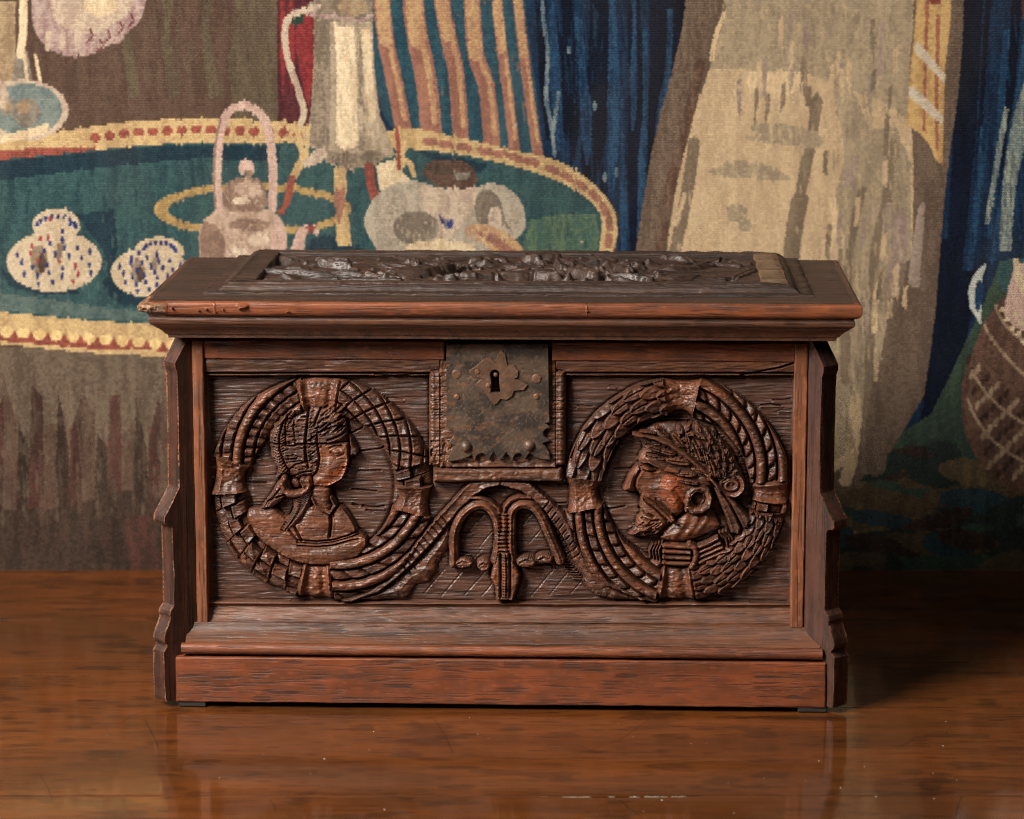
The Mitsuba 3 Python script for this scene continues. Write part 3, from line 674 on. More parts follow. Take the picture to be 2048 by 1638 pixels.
# ribbon on the apron
Y_ry = yarn((204, 162, 90), (180, 136, 74)); Y_rs = yarn((168, 100, 70), (142, 82, 60)); Y_rw = yarn((206, 188, 160), (186, 166, 140))
rib = [(1834, -60), (1830, 40), (1822, 120), (1816, 190), (1812, 250), (1840, 268), (1858, 290), (1870, 318), (1884, 330), (1886, 240), (1888, 150), (1900, 40), (1902, -60)]
reg('striped_ribbon', Y_ry, rib, 2)
reg('striped_ribbon', Y_rs, [(1850, 0), (1858, 0), (1852, 160), (1850, 262), (1844, 262), (1846, 160)], 4)
reg('striped_ribbon', Y_rs, [(1872, 30), (1880, 30), (1876, 180), (1876, 300), (1870, 300), (1868, 160)], 4)
reg('striped_ribbon', Y_rw, [(1830, 84), (1840, 88), (1890, 150), (1888, 166), (1870, 148), (1828, 104)], 1)
reg('striped_ribbon', Y_rw, [(1818, 172), (1830, 176), (1886, 232), (1884, 250), (1864, 234), (1816, 192)], 1)
reg('striped_ribbon', Y_rd, [(1846, -60), (1888, -60), (1880, 6), (1860, 10)], 3)

NYARN = len(PAL)
PITCH_RIB, DX = .0023, .0008
zz = np.arange(-.045, .64, PITCH_RIB)
X0, X1 = -.60, .60
nx = int((X1 - X0) / DX)
lab = np.zeros((len(zz), nx), np.int32)
motifs = []
jr = np.random.default_rng(8)
mixed = {}


def between(base, y):
    """The palette row of a yarn spun between two others."""
    if (base, y) not in mixed:
        PAL.append(tuple(.55 * PAL[base][k] + .45 * PAL[y][k] for k in (0, 1)) + (1.0,))
        mixed[base, y] = len(PAL) - 1
    return mixed[base, y]


for motif, y, poly, jag in REG:
    if motif not in motifs:
        motifs.append(motif)
    code = motifs.index(motif) * 1000 + y
    z0, z1 = poly[:, 1].min(), poly[:, 1].max()
    nxt = np.roll(poly, -1, 0)
    for r in range(max(0, np.searchsorted(zz, z0)), min(len(zz), np.searchsorted(zz, z1))):
        z = zz[r]
        hit = (poly[:, 1] > z) != (nxt[:, 1] > z)
        if not hit.any():
            continue
        a, b = poly[hit], nxt[hit]
        xs = np.sort(a[:, 0] + (z - a[:, 1]) / (b[:, 1] - a[:, 1]) * (b[:, 0] - a[:, 0]))
        for q in range(0, len(xs) - 1, 2):
            j0, j1 = jr.normal(0, .00010 * abs(jag) ** .7, 2)
            c0, c1 = int((xs[q] + j0 - X0) / DX + .5), int((xs[q + 1] + j1 - X0) / DX + .5)
            if c1 > max(c0, 0):
                c0, c1 = max(c0, 0), min(c1, nx)
                if jag < 0 and c0 < nx:
                    u_ = int(lab[r, min((c0 + c1) // 2, nx - 1)])
                    code_ = u_ // 1000 * 1000 + (between(u_ % 1000, y) if (u_ % 1000) < NYARN else u_ % 1000)
                    seg = lab[r, c0:c1]
                    seg[seg == u_] = code_
                else:
                    lab[r, c0:c1] = code
# interlocking of the wefts: short vertical teeth where two colours meet
teeth = np.repeat(jr.integers(-1, 2, nx // 2 + 1) * (jr.random(nx // 2 + 1) > .90), 2)[:nx]
rows = np.clip(np.arange(len(zz))[:, None] + teeth[None], 0, len(zz) - 1)
lab = lab[rows, np.arange(nx)[None]]
runs = {}
for r in range(len(zz)):
    cut = np.flatnonzero(np.diff(lab[r])) + 1
    for c0, c1 in zip(np.r_[0, cut], np.r_[cut, nx]):
        runs.setdefault(int(lab[r, c0]), []).append((r, c0, c1))
ZO = np.array([-.5, -.36, -.14, .14, .36, .5]) * PITCH_RIB
YO = -np.array([0, .62, 1, 1, .62, 0]) * .0009
mesh_of = {}
for code, rr in runs.items():
    vs, fs, off = [], [], 0
    for r, c0, c1 in rr:
        n = max(2, int((c1 - c0) * DX / .010) + 2)
        x = X0 + DX * np.linspace(c0, c1, n)
        v = np.zeros((n, 6, 3))
        v[..., 0] = x[:, None]
        v[..., 2] = zz[r] + ZO[None]
        v[..., 1] = YO[None]
        i, j = np.meshgrid(np.arange(n - 1), np.arange(5), indexing='ij')
        a = (i * 6 + j).ravel() + off
        fs.append(np.stack([a, a + 6, a + 7, a + 1], -1))
        vs.append(v.reshape(-1, 3)); off += n * 6
    v = np.vstack(vs)
    v[:, 1] += TAPY + .010 * nz(np.column_stack([v[:, 0], v[:, 2] * .6, v[:, 0] * 0]), 7, 2, 2) + .0016 * nz(v[:, [0, 2, 1]] * np.array([1, .5, 0]), 40, 5, 2)
    name = motifs[code // 1000]
    if name != 'red_hanging':
        mesh_of.setdefault(name, []).append((v, np.vstack(fs), code % 1000))
    else:
        f_ = np.vstack(fs)
        fx, fz = v[f_[:, 0], 0], v[f_[:, 0], 2]
        right = fx > np.interp(fz, *np.array(sorted((q[1], q[0]) for q in [on_plane(px, py, y=TAPY)[[0, 2]] for px, py in ((572, 40), (572, 70), (576, 110), (588, 150), (602, 190), (608, 222))])).T)
        for k_, m_ in (('red_hanging', ~right), ('red_hanging_001', right)):
            if m_.any():
                used, inv = np.unique(f_[m_], return_inverse=True)
                mesh_of.setdefault(k_, []).append((v[used], inv.reshape(-1, 4), code % 1000))
# the red hanging shows in separate patches on both sides of the coffee pot: each is a part
for motif, parts in mesh_of.items():
    vs, fs, us, off = [], [], [], 0
    for v, f, y in parts:
        vs.append(v); fs.append(f + off); us.append(np.tile([float(y), 0], (len(v), 1))); off += len(v)
    put('tapestry__' + ('woven_' + motif), np.vstack(vs), np.vstack(fs), 'wool', np.vstack(us), True, world=True)
tag('tapestry', 'faded woven tapestry with tea table, striped skirt and pale apron hanging behind the chest', 'tapestry')
tag('tapestry__woven_teacup', 'larger woven tea bowl with blue and red spots at far left')
tag('tapestry__woven_teacup_001', 'smaller woven tea bowl with blue spots beside the lid corner')

PA, PB = np.array([c[0] for c in PAL]), np.array([c[1] for c in PAL])


def wool_color(p, n, uv):
    idx = mi.UInt32(dr.clip(uv.x + .5, 0, len(PAL) - 1))
    row = dr.floor((p.z + .045) / PITCH_RIB + .5)
    s = fbm(p.x * 150, p.z * 26, 2.0) * .6 + .4 * noise(p.x * 420, row * 1.7, 7.0)
    col = mix(pick(PA, idx), pick(PB, idx), smoothstep(.34, .66, s))
    t = .90 + .2 * noise(p.x * 700, row * 3.1, 1.0)
    worn = cell_rand(dr.floor(p.x * 420), row, 5) > .9998
    fade = smoothstep(.35, .7, fbm(p.x * 22, p.z * 14, 4.0))
    col = mix(col * t, lc((120, 104, 86)), .04 * fade)
    return dr.select(worn, mi.Color3f(.32, .27, .2), col)


scene['wool'] = {'type': 'twosided', 'b': {'type': 'principled', 'base_color': mikit.proc(wool_color), 'roughness': .9, 'specular': .15, 'sheen': .3}}

# ---------------------------------------------------------------- the chest: lid
C = 'carved_chest'
tag(C, 'dark carved oak casket with two portrait roundels and iron lock plate on the table', 'chest')
LX0, LX1, LY0, LY1, LZ = -.2886, .2714, -.0172, .250, .3276
prof = [(6, 0), (2.6, 0), (1.5, .25), (.6, .9), (.15, 2.0), (0, 3.6), (0, 5.6), (.2, 7.4), (.8, 9.0), (1.8, 10.3), (3.4, 11.2), (5.6, 11.5), (5.8, 12.6), (5.6, 13.4), (5.0, 14.2), (4.9, 15.2), (5.2, 16.8), (6.2, 18.4), (7.6, 19.3), (8.4, 19.5),
        (8.8, 20.6), (10.4, 21.8), (12.4, 23.2), (14.4, 25.0), (15.6, 26.6), (16.2, 27.6), (17.4, 28.0), (18.0, 28.3), (18.2, 29.6), (18.4, 31.0), (20, 31.3), (26, 31.3)]
prof = np.array(prof) / 1000
prof = np.vstack([np.column_stack([np.interp(np.arange(0, 11, .5), np.arange(len(prof)), prof[:, k]) for k in (0, 1)]), prof[11:]])
BULL = 22
NP = len(prof)


def run_pts(a, b, n):
    return np.linspace(0, 1, n, endpoint=False)[:, None] * (np.array(b) - np.array(a)) + np.array(a)


corners = [(LX0, LY0), (LX1, LY0), (LX1, LY1), (LX0, LY1)]
din = [(1, 1), (-1, 1), (-1, -1), (1, -1)]
ns = [1300, 260, 60, 260]
ring = []
for k in range(4):
    a, b = np.array(corners[k]), np.array(corners[(k + 1) % 4])
    t = np.linspace(0, 1, ns[k], endpoint=False)
    for tt in t:
        ring.append((k, tt))
nr = len(ring)
V = np.zeros((nr, NP, 3)); Nn = np.zeros((nr, NP, 3))
tang = np.gradient(prof, axis=0)
out2 = np.stack([-tang[:, 1], -tang[:, 0]], 1)
out2 /= np.linalg.norm(out2, axis=1, keepdims=True)        # (outward, up) components
for i, (k, tt) in enumerate(ring):
    a, b = np.array(corners[k], float), np.array(corners[(k + 1) % 4], float)
    da, db = np.array(din[k]), np.array(din[(k + 1) % 4])
    pa = a[None] + prof[:, :1] * da[None]
    pb = b[None] + prof[:, :1] * db[None]
    V[i, :, :2] = pa * (1 - tt) + pb * tt
    V[i, :, 2] = LZ - prof[:, 1]
    o = [(0, -1), (1, 0), (0, 1), (-1, 0)][k]
    Nn[i, :, 0], Nn[i, :, 1], Nn[i, :, 2] = o[0] * -out2[:, 0] * -1, o[1] * -out2[:, 0] * -1, out2[:, 1]
d = .0007 * nz(V, 26, 4) + .0005 * nz(V * np.array([.35, 3, 3]), 160, 6)
# worm holes and dents in the bull nose
for px, py, r in ((577, 627, 2.6), (486, 612, 3.4), (398, 622, 1.6), (413, 619, 1.8), (345, 617, 1.8), (432, 626, 1.3), (447, 620, 1.2), (480, 617, 2), (1175, 622, 1.0), (640, 640, 1.2)):
    c = loc(px, py, yl=LY0)
    q = np.linalg.norm((V - c) * np.array([1 if py != 612 else .45, .3, 1]), axis=2)
    d -= .0045 * np.exp(-(q / (r * .00052)) ** 4)
ck = np.exp(-((V[..., 0] - loc(429, 620, yl=LY0)[0]) / .0005) ** 2) + np.exp(-((V[..., 0] - loc(1174, 620, yl=LY0)[0]) / .0005) ** 2)
d -= .0007 * ck * (V[..., 2] > LZ - .011) * (V[..., 1] < LY0 + .01)
# broken corner at the left end
cx = (V[..., 0] - LX0)
brk = np.clip(1 - cx / .021, 0, 1) * (V[..., 1] < LY0 + .05) * np.clip(1.2 - (V[..., 1] - LY0) / .04, 0, 1) * (V[..., 2] > LZ - .0118)
brk = brk * np.clip(np.arange(NP) / 5, 0, 1)[None]
d -= brk ** .4 * (.0016 + .0042 * np.abs(nz(V, 260, 9)) * 2)
V = V + d[..., None] * Nn
i, j = np.meshgrid(np.arange(nr), np.arange(NP - 1), indexing='ij')
a = i * NP + j
a2 = ((i + 1) % nr) * NP + j
quads = np.stack([a, a2, a2 + 1, a + 1], -1)
raw = (brk[i, j] > .12 + .12 * nz(V[i, j], 300, 3))
bull = (j < BULL) & ~raw
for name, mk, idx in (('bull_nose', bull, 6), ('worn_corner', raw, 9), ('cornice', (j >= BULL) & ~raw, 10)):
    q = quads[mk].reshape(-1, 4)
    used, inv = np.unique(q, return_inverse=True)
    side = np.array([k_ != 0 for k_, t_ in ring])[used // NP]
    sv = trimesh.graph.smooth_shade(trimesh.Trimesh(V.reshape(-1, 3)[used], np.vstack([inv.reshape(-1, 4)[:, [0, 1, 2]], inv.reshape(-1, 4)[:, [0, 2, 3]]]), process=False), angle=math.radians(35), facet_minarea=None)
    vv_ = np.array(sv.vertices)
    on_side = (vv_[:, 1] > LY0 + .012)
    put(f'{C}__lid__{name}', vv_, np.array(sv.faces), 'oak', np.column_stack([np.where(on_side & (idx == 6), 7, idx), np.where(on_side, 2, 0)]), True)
tag(f'{C}__lid__worn_corner', 'crumbled corner of bare pale wood at the left end')
# top surface of the lid (inside the rounded edge) and its underside
xs, ys = np.linspace(LX0 + .006, LX1 - .006, 150), np.linspace(LY0 + .006, LY1 - .006, 80)
gx, gy = np.meshgrid(xs, ys, indexing='ij')
gv = np.stack([gx, gy, np.full_like(gx, LZ)], -1)
edge = np.minimum(np.minimum(gx - xs[0], xs[-1] - gx), np.minimum(gy - ys[0], ys[-1] - gy))
gv[..., 2] += .0009 * nz(gv * np.array([.5, 1, 1]), 22, 12) * np.clip(edge / .01, 0, 1)


def grid_faces(n, m, flip=False):
    i, j = np.meshgrid(np.arange(n - 1), np.arange(m - 1), indexing='ij')
    a = i * m + j
    f = np.stack([a, a + m, a + m + 1, a + 1], -1).reshape(-1, 4)
    return f[:, ::-1] if flip else f


put(f'{C}__lid__top_board', gv.reshape(-1, 3), grid_faces(150, 80), 'oak', (8, 0), 40)
v, f = box_v(LX0 + .022, LX1 - .022, LY0 + .022, LY1 - .022, LZ - .0312, LZ - .004)
put(f'{C}__lid__core', v, f, 'oak', (8, 0))

# raised frame on the lid: mitred moulding runs, then the carved field
RX0, RX1, RY0, RY1 = -.2452, .2362, .0235, .246
rp = np.array([(0, -.5), (0, 1.4), (.4, 1.9), (3.0, 2.1), (7.0, 2.0), (8.2, 2.4), (9.0, 3.2), (10.0, 4.6), (11.4, 6.2), (13.2, 7.2), (14.0, 7.4), (14.6, 8.4), (15.6, 9.0), (17.0, 9.0), (19, 8.8), (28.5, 8.7), (29.6, 8.3), (30.0, 7.4), (30.2, 0)]) / 1000
rx = np.array([(1.0, 1.0)] * len(rp))
RN = len(rp)
rc = [(RX0, RY0), (RX1, RY0), (RX1, RY1), (RX0, RY1)]
Sx, Sy = 1.3, .86                                      # the frame's boards are wider at the ends than along the front
rim_v = []
for k in range(4):
    a, b = np.array(rc[k]), np.array(rc[(k + 1) % 4])
    n = [360, 160, 360, 160][k]
    tt = np.linspace(0, 1, n)
    da, db = np.array(din[k]) * np.array([Sx, Sy]), np.array(din[(k + 1) % 4]) * np.array([Sx, Sy])
    pa = a[None] + rp[:, :1] * da[None]
    pb = b[None] + rp[:, :1] * db[None]
    v = np.zeros((n, RN, 3))
    v[..., :2] = pa[None] * (1 - tt)[:, None, None] + pb[None] * tt[:, None, None]
    v[..., 2] = LZ + rp[:, 1]
    rough = meshkit.fbm(v * np.array([.6, .6, 1]) * 260, 3, 21 + k)
    edgey = np.isin(np.arange(RN), [1, 2, 11, 12, 13])[None]
    v[..., 2] += (.0009 * nz(v, 45, 7 + k) + .0012 * nz(v * np.array([.5, 1, 1]), 300, 9)) * (np.arange(RN) > 0)[None] - edgey * .0034 * np.clip(rough - .52, 0, 1) * 2
    if k % 2:                                          # end boards: saw-toothed splinters along both arrises
        sp = (meshkit.noise(np.stack([v[..., 1] * 420, v[..., 1] * 0, v[..., 1] * 0 + 2], -1)) > .62)
        v[..., 2] -= sp * np.isin(np.arange(RN), [1, 2, 12, 13])[None] * .0011
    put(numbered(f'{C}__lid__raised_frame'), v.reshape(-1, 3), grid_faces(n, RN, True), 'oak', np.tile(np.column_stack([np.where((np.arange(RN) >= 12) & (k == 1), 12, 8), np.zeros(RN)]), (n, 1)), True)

# carved field of the lid
FX0, FX1, FY0, FY1 = RX0 + .0302 * Sx - .001, RX1 - .0302 * Sx + .001, RY0 + .0302 * Sy - .001, RY1 - .0302 * Sy + .001
fxs, fys = np.arange(FX0, FX1, .0008), np.arange(FY0, FY1, .0008)
GX, GY = np.meshgrid(fxs, fys, indexing='ij')


def lp(px, py):
    return loc(px, py, zl=LZ + .007)[:2]


def seg_d(X, Y, pts):
    """Distance of the grid to a polyline, and how far along it (0 to 1)."""
    best, at = np.full(X.shape, 1e9), np.zeros(X.shape)
    L = np.r_[0, np.cumsum([math.dist(pts[k], pts[k + 1]) for k in range(len(pts) - 1)])]
    for k in range(len(pts) - 1):
        (ax, ay), (bx, by) = pts[k], pts[k + 1]
        ux, uy = bx - ax, by - ay
        l2 = ux * ux + uy * uy + 1e-18
        t = np.clip(((X - ax) * ux + (Y - ay) * uy) / l2, 0, 1)
        q = np.hypot(X - ax - t * ux, Y - ay - t * uy)
        m = q < best
        best = np.where(m, q, best)
        at = np.where(m, (L[k] + t * math.sqrt(l2)) / (L[-1] + 1e-18), at)
    return best, at


H = np.full(GX.shape, .0055)
P3 = np.stack([GX, GY, GX * 0], -1)
fr = np.random.default_rng(21)


def limb(pts, w, h, taper=.5):
    q, t = seg_d(GX, GY, [tuple(p) for p in pts])
    ww = w * (1 - taper * np.abs(2 * t - 1) ** 2)
    return h * np.clip((1 - q / np.maximum(ww, 1e-5)) / .45, 0, 1) ** .6 * (1 - .22 * np.exp(-(q / (.14 * w)) ** 2))


shapes = [([(525, 540), (600, 542), (720, 548), (800, 556)], .010, .008), ([(560, 520), (640, 524), (760, 522)], .012, .0045), ([(780, 552), (840, 548), (900, 540)], .013, .011), ([(800, 530), (850, 536)], .014, .009),
          ([(900, 560), (960, 556), (1060, 552), (1130, 556)], .015, .011), ([(960, 545), (1010, 540), (1080, 545)], .020, .010), ([(940, 525), (1000, 522)], .020, .009), ([(1060, 520), (1110, 520)], .018, .011),
          ([(1120, 530), (1150, 546), (1190, 556)], .014, .011), ([(1190, 520), (1230, 530), (1260, 545)], .013, .010), ([(1220, 556), (1300, 560)], .010, .009), ([(1250, 528), (1340, 536), (1420, 530)], .014, .007),
          ([(1300, 548), (1360, 552), (1390, 548)], .012, .006), ([(1470, 552), (1500, 540), (1522, 536)], .009, .006), ([(640, 530), (700, 534)], .006, .010), ([(620, 560), (700, 560), (800, 562)], .006, .008)]
for pts, w, h in shapes:
    H = np.maximum(H, limb([lp(*p) for p in pts], w, h * 1.25))
for q in range(52):                                    # limbs, drapery and leaves packed over the field
    cx, cy = fr.uniform(FX0, FX1), fr.uniform(FY0, FY1)
    a, l, w = fr.normal(0, .5), fr.uniform(.010, .034), fr.uniform(.003, .0072)
    H = np.maximum(H, limb([(cx - l * math.cos(a), cy - l * math.sin(a)), (cx, cy + fr.normal(0, .004)), (cx + l * math.cos(a), cy + l * math.sin(a))], w, fr.uniform(.004, .0105)))
for q in range(300):
    mid_ = fr.random() < .6
    cx, cy = lp(fr.uniform(860, 1300), fr.uniform(518, 562)) if mid_ else (fr.uniform(FX0, FX1), fr.uniform(FY0, FY1))
    a, l = (fr.uniform(0, math.pi) if mid_ else fr.normal(0, .5)), fr.uniform(.006, .018)
    e = (cx + l * math.cos(a), cy + l * math.sin(a) * .8)
    q_, t = seg_d(GX, GY, [(cx, cy), e])
    H += np.exp(-(q_ / (.0014 + .0016 * fr.random())) ** 2) * (.0034 if fr.random() < .35 else -.0060) * (1 - t * .6)
for (px, py, w, h) in ((770, 528, .032, .018), (880, 530, .030, .022), (1400, 521, .018, .010), (1430, 556, .03, .012), (540, 520, .02, .014), (560, 552, .024, .010), (680, 548, .03, .006), (1010, 532, .02, .006), (1190, 540, .014, .008), (1300, 530, .02, .008)):
    cx, cy = lp(px, py)
    H -= .0105 * np.exp(-(((GX - cx) / w) ** 2 + ((GY - cy) / h) ** 2) ** 2)
for k in range(9):                                     # a row of curved ribs
    cx, cy = lp(838 + 13 * k, 533 - .3 * k)
    t = np.linspace(-1, 1, 7)
    q_, _ = seg_d(GX, GY, [(cx + .003 * (1 - u * u), cy + .020 * u) for u in t])
    H = np.maximum(H, -.003 + .010 * np.sqrt(np.clip(1 - (q_ / .0019) ** 2, 0, 1)) - 9 * (q_ > .0019))
H += .0032 * np.abs(nz(P3 * np.array([.4, 1, 1]), 130, 36)) - .001 + .0022 * nz(P3 * np.array([.5, 1, 1]), 60, 31) + .0009 * nz(P3 * np.array([.4, 1, 1]), 300, 33)
H = np.clip(H, -.0095, .0135)
H += .0012 * nz(P3 * np.array([.6, 1, 1]), 420, 35)
H = ndimage.gaussian_filter(H, .5)
v = np.stack([GX, GY, LZ + .0006 + H * .92], -1)
put(f'{C}__lid__carved_field', v.reshape(-1, 3), grid_faces(len(fxs), len(fys)), 'oak', (8, 0), True)
tag(f'{C}__lid__carved_field', 'deeply carved relief of figures and foliage sunk in the lid')

# ---------------------------------------------------------------- body, frame, plinth, buttresses
FY = .020                                              # front plane of the frame
YG = .0295                                             # ground of the carved panel
BX0, BX1 = -.258, .236
v, f = box_v(BX0, BX1, YG + .008, .222, .004, zl(681, FY) - .002, n=.03)
put(f'{C}__body', v, f, 'oak', (7, 0))
zt, zb = zl(683, FY), zl(721, FY)


def X(px, py=950, y=FY):
    return loc(px, py, yl=y)[0]


for x0, x1, s in ((X(411), X(889.5, 700), 1), (X(1103.5, 700), X(1586), 2)):
    v, f = box_v(x0, x1, FY, YG + .006, zb, zt, r=.0009, n=.003, amp=.0004, seed=s)
    put(numbered(f'{C}__top_rail'), v, f, 'oak', (4, 0))
for x0, x1, s in ((X(389.5), X(411.5), 3), (X(1585.5), X(1611.5), 4)):
    v, f = box_v(x0, x1, FY - .0022, YG + .006, zl(1250, FY), zt + .0004, r=.0009, n=.003, amp=.0005, seed=s)
    put(numbered(f'{C}__stile'), v, f, 'oak', (5, 1))
# base moulding
zz1, zz2, zz3, zz4 = zl(1250, FY), zl(1290, .006), zl(1312, .002), zl(1320, 0)
bp = [(FY + .012, zz1 + .0006), (FY - .0016, zz1 + .0006), (FY - .0022, zz1 - .0008)]
for t in np.linspace(0, 1, 9):
    bp.append((FY - .0026 - .0125 * t ** 1.5, zz1 - .002 - (zz1 - .002 - zz2) * t))
bp += [(.0062, zz2 - .0002), (.0068, zz3), (.0070, zz4 - .0006), (FY + .012, zz4 - .0006)]
v, f = sweep_x(bp, X(372, 1270, .01), X(1640, 1270, .01), 420, .0004, 40, 5)
put(f'{C}__base_moulding', v, f, 'oak', (10, 0), 28)
rb_ = (zz2 - zz3) / 2 + .0003
v, f = sweep_x([(.0034 + rb_ * .95 * math.cos(t), zz2 - rb_ + rb_ * math.sin(t)) for t in np.linspace(0, 2 * math.pi, 18, endpoint=False)], X(362, 1300, .0), X(1645, 1300, .0), 500, .0005, 40, 6)
put(f'{C}__base_moulding__bead', v, f, 'oak', (6, 0), True)
v, f = box_v(X(352, 1400, 0), X(1651, 1400, 0), 0, .03, .0006, zz4, r=.0010, n=.0035, amp=.0005, seed=9)
put(f'{C}__plinth', v, f, 'oak', (4, 0))


def buttress(ax, ay, sx, sy, key, seed, th=.0170):
    """A diagonal buttress with two weatherings: a profile in (projection, height), extruded across its thickness."""
    Z = lambda py: zl(py, .004)
    pr = [(-.03, .0015), (.0320, .0015), (.0330, .004), (.0335, .02), (.0335, Z(1306)), (.0300, Z(1297)), (.0300, Z(1292)), (.0322, Z(1288)), (.0330, Z(1282)), (.0318, Z(1270)), (.0290, Z(1256)), (.0265, Z(1244)), (.0262, Z(1238)), (.0270, Z(1234)), (.0262, Z(1226)), (.0225, Z(1216)),
          (.0222, Z(1150)), (.0224, Z(1062)), (.0235, Z(1056)), (.0290, Z(1052)), (.0304, Z(1046)), (.0296, Z(1036)), (.0150, Z(984)), (.0145, Z(860)), (.0150, Z(752)), (.0168, Z(742)), (.0170, Z(732)), (.0040, Z(684)), (-.03, Z(684))]
    import manifold3d as m3
    m = m3.Manifold.extrude(m3.CrossSection([np.array(pr)]), th).refine_to_length(.0022)
    mm = m.to_mesh()
    q = np.array(mm.vert_properties[:, :3], float)
    f = np.array(mm.tri_verts)
    q[:, :2] += .0006 * np.stack([nz(q, 50, seed), nz(q, 50, seed + 1)], 1) + .0009 * np.stack([nz(q * np.array([1, .35, 1]), 300, seed + 2), nz(q * np.array([1, .35, 1]), 300, seed + 3)], 1)
    q[:, 2] += .0007 * nz(q * np.array([1, .5, 1]), 110, seed + 4)
    d1 = np.array([sx, sy]) / math.sqrt(2)
    d2 = np.array([sx, -sy]) / math.sqrt(2)
    v = np.zeros((len(q), 3))
    v[:, 0] = ax + q[:, 0] * d1[0] + q[:, 2] * d2[0]
    v[:, 1] = ay + q[:, 0] * d1[1] + q[:, 2] * d2[1]
    v[:, 2] = q[:, 1]
    if sx * sy > 0:
        f = f[:, ::-1]
    fm = v[f].mean(1)
    qm = q[f].mean(1)
    tri = q[f]
    nq = np.cross(tri[:, 1] - tri[:, 0], tri[:, 2] - tri[:, 0])
    nq = np.abs(nq[:, 2]) / (np.linalg.norm(nq, axis=1) + 1e-15)
    ar = (np.minimum(qm[:, 2], th - qm[:, 2]) < .0010 + .003 * nz(qm * np.array([1, .5, 1]), 160, seed + 5)) & (qm[:, 0] > .003) & (nq < .6)
    for k, (m_, tone) in enumerate(((~ar, 7), (ar, 11))):
        used, inv = np.unique(f[m_], return_inverse=True)
        put(key + ('__rubbed_edge' if k else ''), v[used], inv.reshape(-1, 3), 'oak', (tone, 1), 30)


AXR, AXL = X(1612.5, 900), X(388, 900)
buttress(AXR, FY, 1, -1, numbered(f'{C}__buttress'), 40)
buttress(AXL, FY, -1, -1, numbered(f'{C}__buttress'), 50, .0152)
buttress(AXR, .215, 1, 1, numbered(f'{C}__buttress'), 60)
buttress(AXL, .215, -1, 1, numbered(f'{C}__buttress'), 70)
for x0, x1, y0, y1 in ((-.268, -.246, .0015, .022), (.228, .2515, .0015, .022), (-.27, -.248, .20, .222), (.232, .254, .20, .222)):
    v, f = box_v(x0, x1, y0, y1, TZ + .0002, .0012, r=.001, n=.005, amp=.0006)
    put(numbered(f'{C}__foot'), v, f, 'felt')
tag(f'{C}__foot', 'black felt pad under a corner')
#CARVE
# ---------------------------------------------------------------- carved front panel
ST = 1.15                                              # carving grid, in units of the photograph's pixels (0.4 mm each)
U0, U1, W0, W1 = 409.0, 1590.0, 718.0, 1254.0
us, ws = np.arange(U0, U1, ST), np.arange(W0, W1, ST)
GU, GW = np.meshgrid(us, ws, indexing='ij')
RH = np.zeros(GU.shape)                                # relief height, same unit
PART = np.zeros(GU.shape, np.int8)                     # 0 ground, 1.. the carved things
TONE = np.zeros(GU.shape, np.int8)                     # palette row of the wood
PARTS = ['', 'wreath', 'wreath_001', 'carved_bust', 'carved_bust_001', 'scroll_ornament', 'lock_frame']


def win(x0, y0, x1, y1):
    i0, i1 = max(0, int((x0 - U0) / ST)), min(len(us), int((x1 - U0) / ST) + 2)
    j0, j1 = max(0, int((y0 - W0) / ST)), min(len(ws), int((y1 - W0) / ST) + 2)
    return slice(i0, i1), slice(j0, j1)


def inside(poly, s):
    X_, Y_ = GU[s], GW[s]
    m = np.zeros(X_.shape, bool)
    p = np.array(poly, float); q = np.roll(p, -1, 0)
    for (ax, ay), (bx, by) in zip(p, q):
        if ay == by:
            continue
        c = (ay > Y_) != (by > Y_)
        m ^= c & (X_ < ax + (Y_ - ay) / (by - ay) * (bx - ax))
    return m


def blob(poly, h, r, base=0.0, part=None, tone=None, mode='max', cut=False):
    """A pillow over a polygon: up to h high, its sides rounded over the width r."""
    p = np.array(poly)
    s = win(p[:, 0].min() - 3, p[:, 1].min() - 3, p[:, 0].max() + 3, p[:, 1].max() + 3)
    m = inside(poly, s)
    d = ndimage.distance_transform_edt(m) * ST
    t = np.clip(d / r, 0, 1)
    g = base + h * (t * t * (3 - 2 * t) if mode == 'add' else np.sqrt(1 - (1 - t) ** 2))
    old = RH[s]
    if mode == 'max':
        new = np.where(m, np.maximum(old, g), old)
    elif mode == 'set':
        new = np.where(m, g, old)
    else:
        new = old + np.where(m, g, 0)
    RH[s] = new
    if part is not None:
        PART[s][m] = part
    if tone is not None:
        TONE[s][m] = tone
    return s, m, d


def line(pts, w, h, sharp=2.0, taper=0.0, part=None):
    """A ridge (h > 0) or a cut (h < 0) along a polyline."""
    p = np.array(pts, float)
    s = win(p[:, 0].min() - 3 * w, p[:, 1].min() - 3 * w, p[:, 0].max() + 3 * w, p[:, 1].max() + 3 * w)
    q, t = seg_d(GU[s], GW[s], [tuple(a) for a in p])
    k = 1 - taper * np.abs(2 * t - 1) ** 2
    RH[s] += h * k * np.exp(-(q / w) ** sharp)
    if part is not None:
        PART[s][q < w] = part


def rope(pts, w, h, base=0.0, taper=0.0, part=None, tone=None):
    """A round bead along a polyline."""
    p = np.array(pts, float)
    s = win(p[:, 0].min() - w - 2, p[:, 1].min() - w - 2, p[:, 0].max() + w + 2, p[:, 1].max() + w + 2)
    q, t = seg_d(GU[s], GW[s], [tuple(a) for a in p])
    ww = w * (1 - taper * np.abs(2 * t - 1) ** 1.5)
    m = q < ww
    g = base + h * np.sqrt(np.clip(1 - (q / ww) ** 2, 0, 1))
    RH[s] = np.where(m, np.maximum(RH[s], g), RH[s])
    if part is not None:
        PART[s][m] = part
    if tone is not None:
        TONE[s][m] = tone


def zp(ox, oy, sc):
    return lambda *a: [(ox + x / sc, oy + y / sc) for x, y in a]


